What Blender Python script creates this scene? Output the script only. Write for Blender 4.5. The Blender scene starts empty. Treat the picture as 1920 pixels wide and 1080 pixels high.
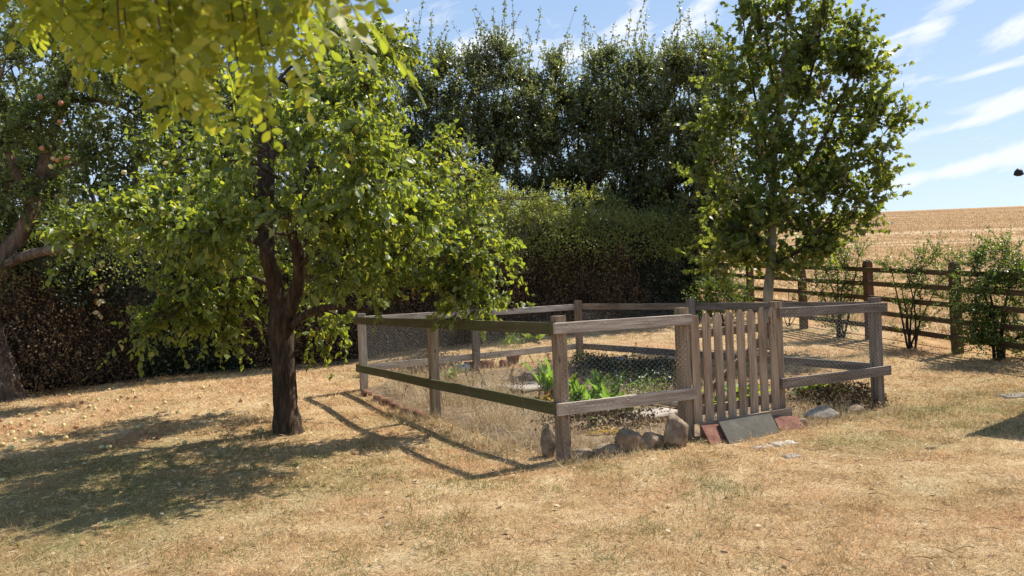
import bpy, math, random
import numpy as np
from mathutils import Vector, Matrix

R = math.radians
rng = np.random.default_rng(7)
random.seed(7)
scene = bpy.context.scene
COL = scene.collection

# ------------------------------------------------------------------ camera, sky, sun, exposure
EYE, F, ROLL, CY = 1.5, 1443.0, R(2.3), 543.0
cam_d = bpy.data.cameras.new('camera')
cam = bpy.data.objects.new('camera', cam_d); COL.objects.link(cam)
cam_d.sensor_width = 36.0; cam_d.lens = 36.0 * F / 1920.0
cam_d.clip_start = 0.05; cam_d.clip_end = 2000.0
cam.matrix_world = Matrix.Translation((0, 0, EYE)) @ Matrix.Rotation(R(90.12), 4, 'X') @ Matrix.Rotation(-ROLL, 4, 'Z')
cam_d.dof.use_dof = True; cam_d.dof.focus_distance = 9.0; cam_d.dof.aperture_fstop = 4.8
scene.camera = cam

SUN_DIR = Vector((0.600, 0.404, 0.957)).normalized()      # towards the sun
SUN_EL = math.asin(SUN_DIR.z); SUN_AZ = math.atan2(SUN_DIR.x, SUN_DIR.y)
sd = bpy.data.lights.new('sun', 'SUN'); sd.energy = 5.0; sd.angle = R(0.53); sd.color = (1.0, 0.95, 0.86)
so = bpy.data.objects.new('sun', sd); COL.objects.link(so)
so.rotation_euler = (-SUN_DIR).to_track_quat('-Z', 'Y').to_euler(); so.location = (20, 14, 30)

scene.view_settings.view_transform = 'Standard'; scene.view_settings.look = 'None'
scene.view_settings.exposure = 0.72; scene.view_settings.gamma = 1.0
scene.view_settings.use_curve_mapping = False
scene.cycles.max_bounces = 8; scene.cycles.transparent_max_bounces = 8
scene.cycles.diffuse_bounces = 3; scene.cycles.transmission_bounces = 4; scene.cycles.glossy_bounces = 2
scene.cycles.use_denoising = True

def derol(px, py):
    u, v = px - 960.0, py - CY
    return u * math.cos(ROLL) - v * math.sin(ROLL), u * math.sin(ROLL) + v * math.cos(ROLL)

world = bpy.data.worlds.new('World'); scene.world = world; world.use_nodes = True
wn, wl = world.node_tree.nodes, world.node_tree.links
wn.clear()
def wmath(op, a, b=None, c=None, clamp=False):
    n = wn.new('ShaderNodeMath'); n.operation = op; n.use_clamp = clamp
    for i, x in enumerate((a, b, c)):
        if x is None: continue
        if isinstance(x, (int, float)): n.inputs[i].default_value = x
        else: wl.new(x, n.inputs[i])
    return n.outputs[0]
def build_world():
    tc = wn.new('ShaderNodeTexCoord'); sep = wn.new('ShaderNodeSeparateXYZ'); wl.new(tc.outputs['Generated'], sep.inputs[0])
    X, Y, Z = sep.outputs
    az = wmath('ARCTAN2', X, Y); el = wmath('ARCSINE', wmath('MAXIMUM', wmath('MINIMUM', Z, 0.9999), -0.9999))
    # fine cloud texture
    comb = wn.new('ShaderNodeCombineXYZ')
    t = R(12)
    a1 = wmath('ADD', wmath('MULTIPLY', az, math.cos(t)), wmath('MULTIPLY', el, math.sin(t)))
    b1 = wmath('SUBTRACT', wmath('MULTIPLY', el, math.cos(t)), wmath('MULTIPLY', az, math.sin(t)))
    wl.new(wmath('MULTIPLY', a1, 9.0), comb.inputs[0]); wl.new(wmath('MULTIPLY', b1, 26.0), comb.inputs[1])
    nz = wn.new('ShaderNodeTexNoise'); nz.inputs['Scale'].default_value = 1.0; nz.inputs['Detail'].default_value = 9
    nz.inputs['Roughness'].default_value = 0.62; nz.inputs['Distortion'].default_value = 0.6
    wl.new(comb.outputs[0], nz.inputs['Vector'])
    n2 = wn.new('ShaderNodeTexNoise'); n2.inputs['Scale'].default_value = 0.23; n2.inputs['Detail'].default_value = 3
    wl.new(comb.outputs[0], n2.inputs['Vector'])
    clouds = [(1100,85,120,42,8,1.0),(985,88,90,24,5,.8),(880,92,90,22,0,.75),(1165,55,60,30,40,1.0),(1300,48,75,20,18,.95),
              (1325,10,50,16,20,.9),(1435,10,60,26,10,.8),(1740,54,42,18,15,1.0),(1688,68,52,22,30,.75),(1895,55,55,30,30,1.0),
              (1785,8,90,15,15,.9),(1790,236,120,12,10,1.0),(1905,188,110,16,6,.95),(1820,312,165,13,9,.95),(1880,122,80,14,12,.75),
              (1600,100,70,20,20,.55),(1500,60,80,22,20,.6),(1230,100,80,24,30,.7),(1990,285,90,14,9,.9),(700,60,150,22,10,.6)]
    acc = None
    for px, py, rx, ry, tilt, s in clouds:
        u, v = derol(px, py)
        a0 = math.atan(u / F); e0 = math.atan2(-v, math.hypot(F, u)); tt = R(tilt) + ROLL * 0
        da = wmath('SUBTRACT', az, a0); de = wmath('SUBTRACT', el, e0)
        p = wmath('MULTIPLY', wmath('ADD', wmath('MULTIPLY', da, math.cos(tt)), wmath('MULTIPLY', de, math.sin(tt))), F / rx)
        q = wmath('MULTIPLY', wmath('SUBTRACT', wmath('MULTIPLY', de, math.cos(tt)), wmath('MULTIPLY', da, math.sin(tt))), F / ry)
        d = wmath('ADD', wmath('MULTIPLY', p, p), wmath('MULTIPLY', q, q))
        m = wmath('MULTIPLY', wmath('EXPONENT', wmath('MULTIPLY', d, -0.9)), s)
        acc = m if acc is None else wmath('MAXIMUM', acc, m)
    generic = wmath('MULTIPLY', wmath('SUBTRACT', n2.outputs['Fac'], 0.50, clamp=True), 1.8)
    acc = wmath('MAXIMUM', acc, generic)
    acc = wmath('ADD', acc, wmath('MULTIPLY', wmath('SUBTRACT', nz.outputs['Fac'], 0.5), 3.0))
    fac = wmath('MULTIPLY', wmath('SMOOTH_MIN', wmath('MULTIPLY', wmath('SUBTRACT', acc, 0.32), 1.5, clamp=True), 1.0, 0.1), 0.85, clamp=True)
    up = wmath('MULTIPLY', wmath('ADD', Z, 0.02), 30.0, clamp=True)
    fac = wmath('MULTIPLY', fac, up)
    sky = wn.new('ShaderNodeTexSky'); sky.sky_type = 'NISHITA'; sky.sun_disc = False
    sky.sun_elevation = SUN_EL; sky.sun_rotation = SUN_AZ
    sky.altitude = 60; sky.air_density = 1.0; sky.dust_density = 0.25; sky.ozone_density = 1.0
    hz = wn.new('ShaderNodeValToRGB'); e = hz.color_ramp.elements; e.new(.5)
    for i, (p, c) in enumerate([(0.0, (.40, .475, .55)), (.36, (.235, .335, .50)), (1.0, (.14, .23, .43))]): e[i].position = p; e[i].color = (*c, 1)
    wl.new(Z, hz.inputs[0])
    sc_ = wn.new('ShaderNodeVectorMath'); sc_.operation = 'SCALE'; sc_.inputs['Scale'].default_value = 10.0; wl.new(hz.outputs[0], sc_.inputs[0])
    hm = wn.new('ShaderNodeMix'); hm.data_type = 'RGBA'; hm.inputs['Factor'].default_value = .78; wl.new(sky.outputs[0], hm.inputs[6]); wl.new(sc_.outputs[0], hm.inputs[7])
    mix = wn.new('ShaderNodeMix'); mix.data_type = 'RGBA'
    wl.new(fac, mix.inputs['Factor']); wl.new(hm.outputs[2], mix.inputs[6]); mix.inputs[7].default_value = (5.7, 5.9, 6.2, 1)
    bg = wn.new('ShaderNodeBackground'); bg.inputs['Strength'].default_value = 0.11
    wl.new(mix.outputs[2], bg.inputs['Color'])
    out = wn.new('ShaderNodeOutputWorld'); wl.new(bg.outputs[0], out.inputs['Surface'])
build_world()

# ------------------------------------------------------------------ terrain and placing
def tz(x, y):
    """height of the terrain"""
    x = np.asarray(x, float); y = np.asarray(y, float)
    def sp(t, k): return k * np.logaddexp(0, t / k)
    z = 0.055 * sp(y - 8.3, 0.7) + 0.043 * sp(y - 21, 2.0) - 0.135 * sp(y - 215 - 0.06 * x, 14.0)
    z = z + 0.012 * np.sin(x * 1.3 + y * .7) * np.exp(-((y - 8) / 12.0) ** 2) + 0.008 * np.sin(2.9 * x - 1.7 * y)* np.exp(-((y - 8) / 12.0) ** 2)
    return z
def P(px, py, Y):
    u, v = derol(px, py)
    return Vector((u / F * Y, Y, EYE - v / F * Y))
def G(px, py):
    u, v = derol(px, py); Y = 8.0
    for _ in range(40):
        z = float(tz(u / F * Y, Y)); Y = 0.5 * Y + 0.5 * (EYE - z) * F / max(v, 1.0)
    return Vector((u / F * Y, Y, float(tz(u / F * Y, Y))))

_H = np.random.default_rng(99).random(65536)
def vn(x, y, s=1.0, seed=0):
    x = np.asarray(x, float) * s + seed * 17.3; y = np.asarray(y, float) * s + seed * 9.1
    xi = np.floor(x).astype(int); yi = np.floor(y).astype(int); fx = x - xi; fy = y - yi
    fx = fx * fx * (3 - 2 * fx); fy = fy * fy * (3 - 2 * fy)
    h = lambda a, b: _H[(a * 7919 + b * 104729 + seed * 131) & 65535]
    return (h(xi, yi) * (1 - fx) + h(xi + 1, yi) * fx) * (1 - fy) + (h(xi, yi + 1) * (1 - fx) + h(xi + 1, yi + 1) * fx) * fy
def fbm(x, y, s=1.0, seed=0):
    return (vn(x, y, s, seed) + .5 * vn(x, y, s * 2.1, seed + 1) + .25 * vn(x, y, s * 4.3, seed + 2)) / 1.75

# ------------------------------------------------------------------ materials
def nmat(name):
    m = bpy.data.materials.new(name); m.use_nodes = True; m.node_tree.nodes.clear()
    return m, m.node_tree.nodes, m.node_tree.links
def ramp(nodes, stops):
    r = nodes.new('ShaderNodeValToRGB'); e = r.color_ramp.elements
    while len(e) < len(stops): e.new(0.5)
    for i, (p, c) in enumerate(stops): e[i].position = p; e[i].color = (*c, 1)
    return r
def mth(nodes, links, op, a, b=None, clamp=False):
    n = nodes.new('ShaderNodeMath'); n.operation = op; n.use_clamp = clamp
    for i, x in enumerate((a, b)):
        if x is None: continue
        if isinstance(x, (int, float)): n.inputs[i].default_value = x
        else: links.new(x, n.inputs[i])
    return n.outputs[0]
def noise(nodes, links, vec, scale, detail=4, rough=.55, dist=0):
    n = nodes.new('ShaderNodeTexNoise'); n.inputs['Scale'].default_value = scale; n.inputs['Detail'].default_value = detail
    n.inputs['Roughness'].default_value = rough; n.inputs['Distortion'].default_value = dist
    if vec is not None: links.new(vec, n.inputs['Vector'])
    return n
def mixc(nodes, links, fac, a, b, mode='MIX'):
    n = nodes.new('ShaderNodeMix'); n.data_type = 'RGBA'; n.blend_type = mode
    if isinstance(fac, (int, float)): n.inputs['Factor'].default_value = fac
    else: links.new(fac, n.inputs['Factor'])
    for i, x in ((6, a), (7, b)):
        if isinstance(x, tuple): n.inputs[i].default_value = (*x, 1)
        else: links.new(x, n.inputs[i])
    return n.outputs[2]
def mapping(nodes, links, vec, scale=(1, 1, 1)):
    n = nodes.new('ShaderNodeMapping'); n.inputs['Scale'].default_value = scale; links.new(vec, n.inputs['Vector']); return n.outputs[0]
def bump(nodes, links, h, strength, dist=.01):
    n = nodes.new('ShaderNodeBump'); n.inputs['Strength'].default_value = strength; n.inputs['Distance'].default_value = dist
    links.new(h, n.inputs['Height']); return n.outputs[0]

def lawn_colour(N, L):
    """colour of the dry lawn from the place it is at"""
    geo = N.new('ShaderNodeNewGeometry'); pos = geo.outputs['Position']
    n1 = noise(N, L, pos, .45, 5, .6); n2 = noise(N, L, pos, 2.3, 6, .65); n3 = noise(N, L, pos, 1.0, 4)
    straw = ramp(N, [(.30, (.40, .25, .12)), (.46, (.58, .395, .20)), (.60, (.68, .495, .275)), (.75, (.75, .60, .38))]); L.new(n2.outputs[0], straw.inputs[0])
    red = mth(N, L, 'MULTIPLY', mth(N, L, 'SUBTRACT', n3.outputs[0], .47, True), 2.8, True)
    c = mixc(N, L, red, straw.outputs[0], (.59, .335, .17))
    g = mth(N, L, 'MULTIPLY', mth(N, L, 'SUBTRACT', n1.outputs[0], .50, True), 2.6, True)
    def spot(x, y, r, s):
        v = N.new('ShaderNodeVectorMath'); v.operation = 'DISTANCE'; L.new(pos, v.inputs[0]); v.inputs[1].default_value = (x, y, 0)
        k = mth(N, L, 'SUBTRACT', 1.0, mth(N, L, 'DIVIDE', v.outputs['Value'], r), True)
        return mth(N, L, 'MULTIPLY', k, s)
    for a in ((-3.2, 6.2, 1.9, 1.2), (-3.3, 4.7, 1.2, 1.0), (-1.4, 6.3, 1.0, .6), (4.6, 8.2, 1.8, .9), (2.9, 6.8, .8, .8), (-4.8, 7.0, 2, .8), (6.2, 9.0, 1.8, .5)):
        g = mth(N, L, 'ADD', g, mth(N, L, 'MULTIPLY', spot(*a), mth(N, L, 'MULTIPLY', mth(N, L, 'SUBTRACT', n2.outputs[0], .32, True), 3.4)), True)
    g = mth(N, L, 'MULTIPLY', g, .68)
    return mixc(N, L, g, c, (.205, .205, .062)), pos

def mat_lawn():
    m, N, L = nmat('dry_lawn'); c, pos = lawn_colour(N, L)
    n = noise(N, L, pos, 60, 6, .75); n5 = noise(N, L, pos, 14, 5, .7)
    d = ramp(N, [(.32, (.28, .25, .22)), (.58, (1, 1, 1))]); L.new(n.outputs[0], d.inputs[0])
    c = mixc(N, L, .9, c, d.outputs[0], 'MULTIPLY')
    b = N.new('ShaderNodeBsdfPrincipled'); L.new(c, b.inputs['Base Color']); b.inputs['Roughness'].default_value = .95; b.inputs['Specular IOR Level'].default_value = .1
    h = mth(N, L, 'ADD', n.outputs[0], n5.outputs[0]); L.new(bump(N, L, h, .9, .03), b.inputs['Normal'])
    o = N.new('ShaderNodeOutputMaterial'); L.new(b.outputs[0], o.inputs[0]); return m
def rnd_src(N, L):
    at = N.new('ShaderNodeAttribute'); at.attribute_name = 'rnd'
    oi = N.new('ShaderNodeObjectInfo')
    return mth(N, L, 'FRACT', mth(N, L, 'ADD', at.outputs['Fac'], oi.outputs['Random']))
def mat_grass():
    m, N, L = nmat('lawn_blades'); c, pos = lawn_colour(N, L); r = rnd_src(N, L)
    v = ramp(N, [(0, (.38, .33, .28)), (.3, (.80, .76, .70)), (.75, (1.25, 1.22, 1.2)), (1, (1.7, 1.75, 1.85))]); L.new(r, v.inputs[0])
    c = mixc(N, L, 1.0, c, v.outputs[0], 'MULTIPLY')
    b = N.new('ShaderNodeBsdfPrincipled'); L.new(c, b.inputs['Base Color']); b.inputs['Roughness'].default_value = .6; b.inputs['Specular IOR Level'].default_value = .3
    t = N.new('ShaderNodeBsdfTranslucent'); L.new(c, t.inputs[0])
    mx = N.new('ShaderNodeMixShader'); mx.inputs[0].default_value = .3; L.new(b.outputs[0], mx.inputs[1]); L.new(t.outputs[0], mx.inputs[2])
    o = N.new('ShaderNodeOutputMaterial'); L.new(mx.outputs[0], o.inputs[0]); return m
def mat_leaf(name, stops, trans, tfac=.4, rough=.42, spec=.5, tstops=None):
    """leaf: sheen on the face, sunlight glowing through"""
    m, N, L = nmat(name); r = rnd_src(N, L)
    c = ramp(N, stops); L.new(r, c.inputs[0])
    geo = N.new('ShaderNodeNewGeometry'); n = noise(N, L, geo.outputs['Position'], 1.1, 3)
    v = ramp(N, [(.3, (.75, .8, .8)), (.7, (1.2, 1.15, 1.0))]); L.new(n.outputs[0], v.inputs[0])
    cc = mixc(N, L, 1.0, c.outputs[0], v.outputs[0], 'MULTIPLY')
    b = N.new('ShaderNodeBsdfPrincipled'); L.new(cc, b.inputs['Base Color']); b.inputs['Roughness'].default_value = rough
    b.inputs['Specular IOR Level'].default_value = spec
    t = N.new('ShaderNodeBsdfTranslucent')
    tr = ramp(N, tstops or [(0, tuple(x * .7 for x in trans)), (.6, trans), (1, (trans[0] * 1.35, trans[1] * 1.15, trans[2]))]); L.new(r, tr.inputs[0]); L.new(tr.outputs[0], t.inputs[0])
    mx = N.new('ShaderNodeMixShader'); mx.inputs[0].default_value = tfac; L.new(b.outputs[0], mx.inputs[1]); L.new(t.outputs[0], mx.inputs[2])
    o = N.new('ShaderNodeOutputMaterial'); L.new(mx.outputs[0], o.inputs[0]); return m
def mat_wood(name, dark, mid, light, moss=None, mossy=.5, scale=1.0):
    m, N, L = nmat(name)
    tc = N.new('ShaderNodeTexCoord'); oi = N.new('ShaderNodeObjectInfo')
    off = N.new('ShaderNodeCombineXYZ'); L.new(mth(N, L, 'MULTIPLY', oi.outputs['Random'], 37.0), off.inputs[0]); L.new(mth(N, L, 'MULTIPLY', oi.outputs['Random'], 11.0), off.inputs[1])
    va = N.new('ShaderNodeVectorMath'); va.operation = 'ADD'; L.new(tc.outputs['Object'], va.inputs[0]); L.new(off.outputs[0], va.inputs[1])
    v = va.outputs[0]
    g = noise(N, L, mapping(N, L, v, (2.2 * scale, 60 * scale, 60 * scale)), 1.0, 6, .7, .4)
    g2 = noise(N, L, mapping(N, L, v, (1.6, 9, 9)), 1.0, 4, .6, .8)
    k = noise(N, L, mapping(N, L, v, (5, 14, 14)), 1.0, 2)
    c = ramp(N, [(.28, dark), (.5, mid), (.72, light)]); L.new(g.outputs[0], c.inputs[0])
    d = ramp(N, [(.3, (.55, .50, .46)), (.6, (1.05, 1.05, 1.05))]); L.new(g2.outputs[0], d.inputs[0])
    cc = mixc(N, L, .8, c.outputs[0], d.outputs[0], 'MULTIPLY')
    kn = ramp(N, [(.70, (1, 1, 1)), (.76, (.25, .2, .17))]); L.new(k.outputs[0], kn.inputs[0]); cc = mixc(N, L, 1.0, cc, kn.outputs[0], 'MULTIPLY')
    crack = ramp(N, [(.30, (.12, .1, .08)), (.36, (1, 1, 1))]); L.new(g.outputs[0], crack.inputs[0]); cc = mixc(N, L, .8, cc, crack.outputs[0], 'MULTIPLY')
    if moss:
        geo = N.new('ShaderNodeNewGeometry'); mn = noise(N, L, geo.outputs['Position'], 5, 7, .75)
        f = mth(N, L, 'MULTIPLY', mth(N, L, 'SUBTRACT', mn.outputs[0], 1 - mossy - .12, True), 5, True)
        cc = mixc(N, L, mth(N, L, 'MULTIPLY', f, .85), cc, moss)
    b = N.new('ShaderNodeBsdfPrincipled'); L.new(cc, b.inputs['Base Color']); b.inputs['Roughness'].default_value = .85; b.inputs['Specular IOR Level'].default_value = .25
    L.new(bump(N, L, g.outputs[0], .6, .0025), b.inputs['Normal'])
    o = N.new('ShaderNodeOutputMaterial'); L.new(b.outputs[0], o.inputs[0]); return m
def mat_bark(name, dark, mid, light, sc=(16, 16, 3.2), bs=1.0):
    m, N, L = nmat(name); geo = N.new('ShaderNodeNewGeometry'); pos = geo.outputs['Position']
    g = noise(N, L, mapping(N, L, pos, sc), 1.0, 8, .72, .5); g2 = noise(N, L, pos, 4.5, 4, .6)
    c = ramp(N, [(.32, dark), (.52, mid), (.72, light)]); L.new(g.outputs[0], c.inputs[0])
    d = ramp(N, [(.35, (.6, .62, .55)), (.65, (1.15, 1.05, 1.0))]); L.new(g2.outputs[0], d.inputs[0])
    cc = mixc(N, L, .8, c.outputs[0], d.outputs[0], 'MULTIPLY')
    b = N.new('ShaderNodeBsdfPrincipled'); L.new(cc, b.inputs['Base Color']); b.inputs['Roughness'].default_value = .9; b.inputs['Specular IOR Level'].default_value = .2
    L.new(bump(N, L, g.outputs[0], bs, .03), b.inputs['Normal'])
    o = N.new('ShaderNodeOutputMaterial'); L.new(b.outputs[0], o.inputs[0]); return m
def mat_rock(name, a, b_, c_, sc=8, bs=.7, rough=.9):
    m, N, L = nmat(name); geo = N.new('ShaderNodeNewGeometry'); pos = geo.outputs['Position']
    g = noise(N, L, pos, sc, 8, .7); g2 = noise(N, L, pos, sc * 6, 5, .7)
    c = ramp(N, [(.32, a), (.52, b_), (.72, c_)]); L.new(g.outputs[0], c.inputs[0])
    d = ramp(N, [(.3, (.72, .72, .72)), (.7, (1.1, 1.1, 1.1))]); L.new(g2.outputs[0], d.inputs[0])
    cc = mixc(N, L, .7, c.outputs[0], d.outputs[0], 'MULTIPLY')
    b = N.new('ShaderNodeBsdfPrincipled'); L.new(cc, b.inputs['Base Color']); b.inputs['Roughness'].default_value = rough; b.inputs['Specular IOR Level'].default_value = .25
    L.new(bump(N, L, mth(N, L, 'ADD', g.outputs[0], mth(N, L, 'MULTIPLY', g2.outputs[0], .4)), bs, .02), b.inputs['Normal'])
    o = N.new('ShaderNodeOutputMaterial'); L.new(b.outputs[0], o.inputs[0]); return m
def mat_var(name, stops, rough=.7, tfac=0.0, spec=.25, metal=0.0):
    m, N, L = nmat(name); r = rnd_src(N, L); c = ramp(N, stops); L.new(r, c.inputs[0])
    b = N.new('ShaderNodeBsdfPrincipled'); L.new(c.outputs[0], b.inputs['Base Color']); b.inputs['Roughness'].default_value = rough
    b.inputs['Specular IOR Level'].default_value = spec; b.inputs['Metallic'].default_value = metal
    out = b.outputs[0]
    if tfac:
        t = N.new('ShaderNodeBsdfTranslucent'); L.new(c.outputs[0], t.inputs[0])
        mx = N.new('ShaderNodeMixShader'); mx.inputs[0].default_value = tfac; L.new(b.outputs[0], mx.inputs[1]); L.new(t.outputs[0], mx.inputs[2]); out = mx.outputs[0]
    o = N.new('ShaderNodeOutputMaterial'); L.new(out, o.inputs[0]); return m
def mat_field():
    m, N, L = nmat('stubble_soil'); geo = N.new('ShaderNodeNewGeometry'); pos = geo.outputs['Position']
    a = noise(N, L, mapping(N, L, pos, (2.6, .35, .35)), 1.0, 8, .75); b1 = noise(N, L, mapping(N, L, pos, (.02, .14, .1)), 1.0, 5, .6)
    b2 = noise(N, L, mapping(N, L, pos, (.9, .12, .1)), 1.0, 8, .8); b3 = noise(N, L, mapping(N, L, pos, (.004, .10, .1)), 1.0, 3, .5)
    c = ramp(N, [(.36, (.20, .115, .05)), (.5, (.34, .21, .095)), (.62, (.54, .38, .20))]); L.new(mth(N, L, 'MULTIPLY', mth(N, L, 'ADD', a.outputs[0], b2.outputs[0]), .5), c.inputs[0])
    d = ramp(N, [(.35, (.74, .66, .60)), (.65, (1.10, 1.06, 1.02))]); L.new(b1.outputs[0], d.inputs[0]); cc = mixc(N, L, 1, c.outputs[0], d.outputs[0], 'MULTIPLY')
    e = ramp(N, [(.56, (0, 0, 0)), (.62, (1, 1, 1)), (.66, (0, 0, 0))]); L.new(b3.outputs[0], e.inputs[0])
    cc = mixc(N, L, mth(N, L, 'MULTIPLY', e.outputs[0], .6), cc, (.62, .47, .29))
    b = N.new('ShaderNodeBsdfPrincipled'); L.new(cc, b.inputs['Base Color']); b.inputs['Roughness'].default_value = .95; b.inputs['Specular IOR Level'].default_value = .1
    o = N.new('ShaderNodeOutputMaterial'); L.new(b.outputs[0], o.inputs[0]); return m

M = {}
M['lawn'] = mat_lawn(); M['grass'] = mat_grass(); M['field'] = mat_field()
M['grass_green'] = mat_var('green_grass_blade', [(0, (.10, .12, .03)), (.5, (.20, .20, .06)), (1, (.42, .36, .15))], .6, .35)
M['apple_leaf'] = mat_leaf('broad_leaf', [(0, (.038, .072, .022)), (.5, (.070, .118, .036)), (.85, (.13, .18, .065)), (.97, (.24, .24, .07)), (1, (.42, .34, .10))], (.46, .54, .045), .46, .44, .6)
M['far_leaf'] = mat_leaf('small_apple_leaf', [(0, (.060, .090, .032)), (.6, (.10, .14, .05)), (1, (.20, .23, .09))], (.28, .35, .05), .38, .45, .55)
M['bg_leaf'] = mat_leaf('plum_leaf', [(0, (.065, .090, .042)), (.6, (.125, .155, .075)), (.90, (.22, .25, .13)), (1, (.30, .25, .09))], (.28, .33, .07), .40, .36, .8)
M['maple_leaf'] = mat_leaf('maple_leaf', [(0, (.045, .075, .024)), (.6, (.075, .115, .034)), (.93, (.13, .17, .055)), (1, (.32, .20, .07))], (.38, .45, .05), .46, .45, .5)
M['robinia_leaf'] = mat_leaf('yellow_green_leaf', [(0, (.13, .17, .022)), (.6, (.20, .24, .03)), (1, (.32, .29, .05))], (.42, .48, .035), .52, .5, .3)
M['hedge_leaf'] = mat_leaf('hedge_leaf', [(0, (.085, .115, .035)), (.6, (.17, .205, .06)), (.86, (.22, .24, .08)), (1, (.36, .27, .10))], (.38, .43, .07), .42, .45, .4)
M['bush_leaf'] = mat_leaf('bush_leaf', [(0, (.10, .13, .03)), (.6, (.17, .20, .05)), (.9, (.26, .27, .09)), (1, (.38, .30, .11))], (.44, .50, .08), .45, .45, .4)
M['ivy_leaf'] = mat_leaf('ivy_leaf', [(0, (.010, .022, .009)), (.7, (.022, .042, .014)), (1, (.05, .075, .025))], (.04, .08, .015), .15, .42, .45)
M['shrub_leaf'] = mat_leaf('hawthorn_leaf', [(0, (.045, .085, .02)), (.6, (.085, .145, .03)), (1, (.18, .24, .06))], (.26, .36, .04), .36, .42, .5)
M['dead_leaf'] = mat_var('dead_leaf', [(0, (.045, .028, .014)), (.5, (.10, .062, .030)), (.85, (.17, .115, .055)), (1, (.27, .20, .13))], .75, .15)
M['litter'] = mat_var('fallen_leaf', [(0, (.22, .11, .05)), (.45, (.36, .21, .10)), (.75, (.42, .31, .17)), (1, (.50, .41, .27))], .7, .1)
M['straw'] = mat_var('dry_stalk', [(0, (.24, .15, .07)), (.35, (.46, .33, .17)), (.75, (.62, .49, .28)), (1, (.76, .67, .46))], .6, .3)
M['stub'] = mat_var('stubble_straw', [(0, (.26, .16, .07)), (.6, (.46, .31, .15)), (1, (.68, .54, .33))], .6, .25)
M['green_blade'] = mat_leaf('green_weed_leaf', [(0, (.06, .11, .02)), (.6, (.11, .18, .035)), (1, (.20, .26, .06))], (.25, .36, .04), .35, .5, .3)
M['horse_leaf'] = mat_leaf('horseradish_leaf', [(0, (.07, .16, .03)), (.6, (.11, .23, .04)), (1, (.18, .29, .05))], (.30, .50, .05), .45, .42, .4)
M['rhubarb_leaf'] = mat_leaf('rhubarb_leaf', [(0, (.10, .17, .03)), (1, (.18, .25, .05))], (.34, .44, .04), .5, .45, .4)
M['redleaf'] = mat_leaf('turning_leaf', [(0, (.30, .10, .03)), (.4, (.40, .24, .05)), (.7, (.28, .30, .05)), (1, (.16, .24, .04))], (.5, .35, .04), .45, .5, .3)
M['wood_front'] = mat_wood('weathered_grey_wood', (.19, .148, .112), (.46, .385, .31), (.64, .56, .465))
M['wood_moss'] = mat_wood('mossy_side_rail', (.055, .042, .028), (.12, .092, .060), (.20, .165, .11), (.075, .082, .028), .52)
M['wood_post'] = mat_wood('weathered_post', (.12, .082, .052), (.27, .20, .135), (.41, .33, .245), (.15, .13, .06), .25)
M['wood_gate'] = mat_wood('gate_wood', (.15, .10, .066), (.36, .265, .18), (.53, .42, .31), (.16, .15, .09), .12)
M['wood_grey'] = mat_wood('dark_grey_wood', (.085, .066, .052), (.21, .168, .132), (.33, .275, .225))
M['wood_far'] = mat_wood('paddock_wood', (.055, .034, .018), (.115, .072, .036), (.18, .12, .06), (.10, .10, .04), .40)
M['wood_far_red'] = mat_wood('paddock_post_red', (.075, .034, .020), (.15, .072, .045), (.22, .12, .08), (.09, .085, .04), .35)
M['bark_main'] = mat_bark('main_bark', (.020, .014, .010), (.080, .054, .038), (.21, .155, .115), (22, 22, 3.5), 1.3)
M['bark_old'] = mat_bark('old_bark', (.05, .035, .028), (.17, .125, .10), (.36, .30, .26), (9, 9, 2.6), 1.2)
M['bark_bg'] = mat_bark('dark_bark', (.02, .015, .012), (.05, .04, .03), (.09, .075, .06))
M['bark_maple'] = mat_bark('maple_bark', (.20, .175, .13), (.33, .29, .22), (.44, .40, .32), (10, 10, 4), .3)
M['twig'] = mat_bark('twig', (.035, .024, .016), (.07, .05, .032), (.12, .09, .06))
M['wire'] = mat_var('galvanised_wire', [(0, (.44, .43, .40)), (1, (.64, .62, .58))], .40, 0, .5, .5)
M['stone'] = mat_rock('field_stone', (.12, .085, .052), (.27, .195, .125), (.44, .34, .235), 9, 1.0)
M['stone_grey'] = mat_rock('grey_stone', (.16, .145, .125), (.27, .245, .215), (.38, .355, .32), 8)
M['slab'] = mat_rock('concrete_slab', (.30, .25, .20), (.40, .34, .275), (.50, .44, .37), 5, .3)
M['slate'] = mat_rock('grey_slate', (.062, .055, .042), (.088, .078, .061), (.125, .112, .09), 9, .3, .9)
M['terracotta'] = mat_rock('terracotta', (.11, .050, .034), (.21, .092, .060), (.30, .15, .10), 9, .6)
M['soil'] = mat_rock('bed_soil', (.10, .065, .040), (.22, .15, .09), (.40, .29, .17), 11, 1.0)
M['white'] = mat_rock('pale_stone', (.42, .40, .36), (.55, .53, .49), (.68, .66, .61), 9, .3)
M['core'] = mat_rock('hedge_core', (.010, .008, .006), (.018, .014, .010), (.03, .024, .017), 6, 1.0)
M['shed_wall'] = mat_wood('shed_boards', (.08, .06, .045), (.18, .14, .10), (.28, .22, .17))
M['felt'] = mat_rock('roof_felt', (.05, .05, .05), (.07, .07, .07), (.10, .10, .10), 20, .5)
M['black'] = mat_rock('black_plastic', (.012, .012, .012), (.016, .016, .016), (.02, .02, .02), 20, .05, .45)
M['apple_yellow'] = mat_var('yellow_apple', [(0, (.44, .32, .12)), (.6, (.55, .44, .20)), (1, (.50, .48, .20))], .4, 0, .4)
M['apple_brown'] = mat_var('brown_apple', [(0, (.24, .12, .06)), (1, (.46, .26, .12))], .5, 0, .35)
M['apple_red'] = mat_var('red_apple', [(0, (.30, .08, .05)), (1, (.42, .20, .10))], .35, 0, .45)

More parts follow.
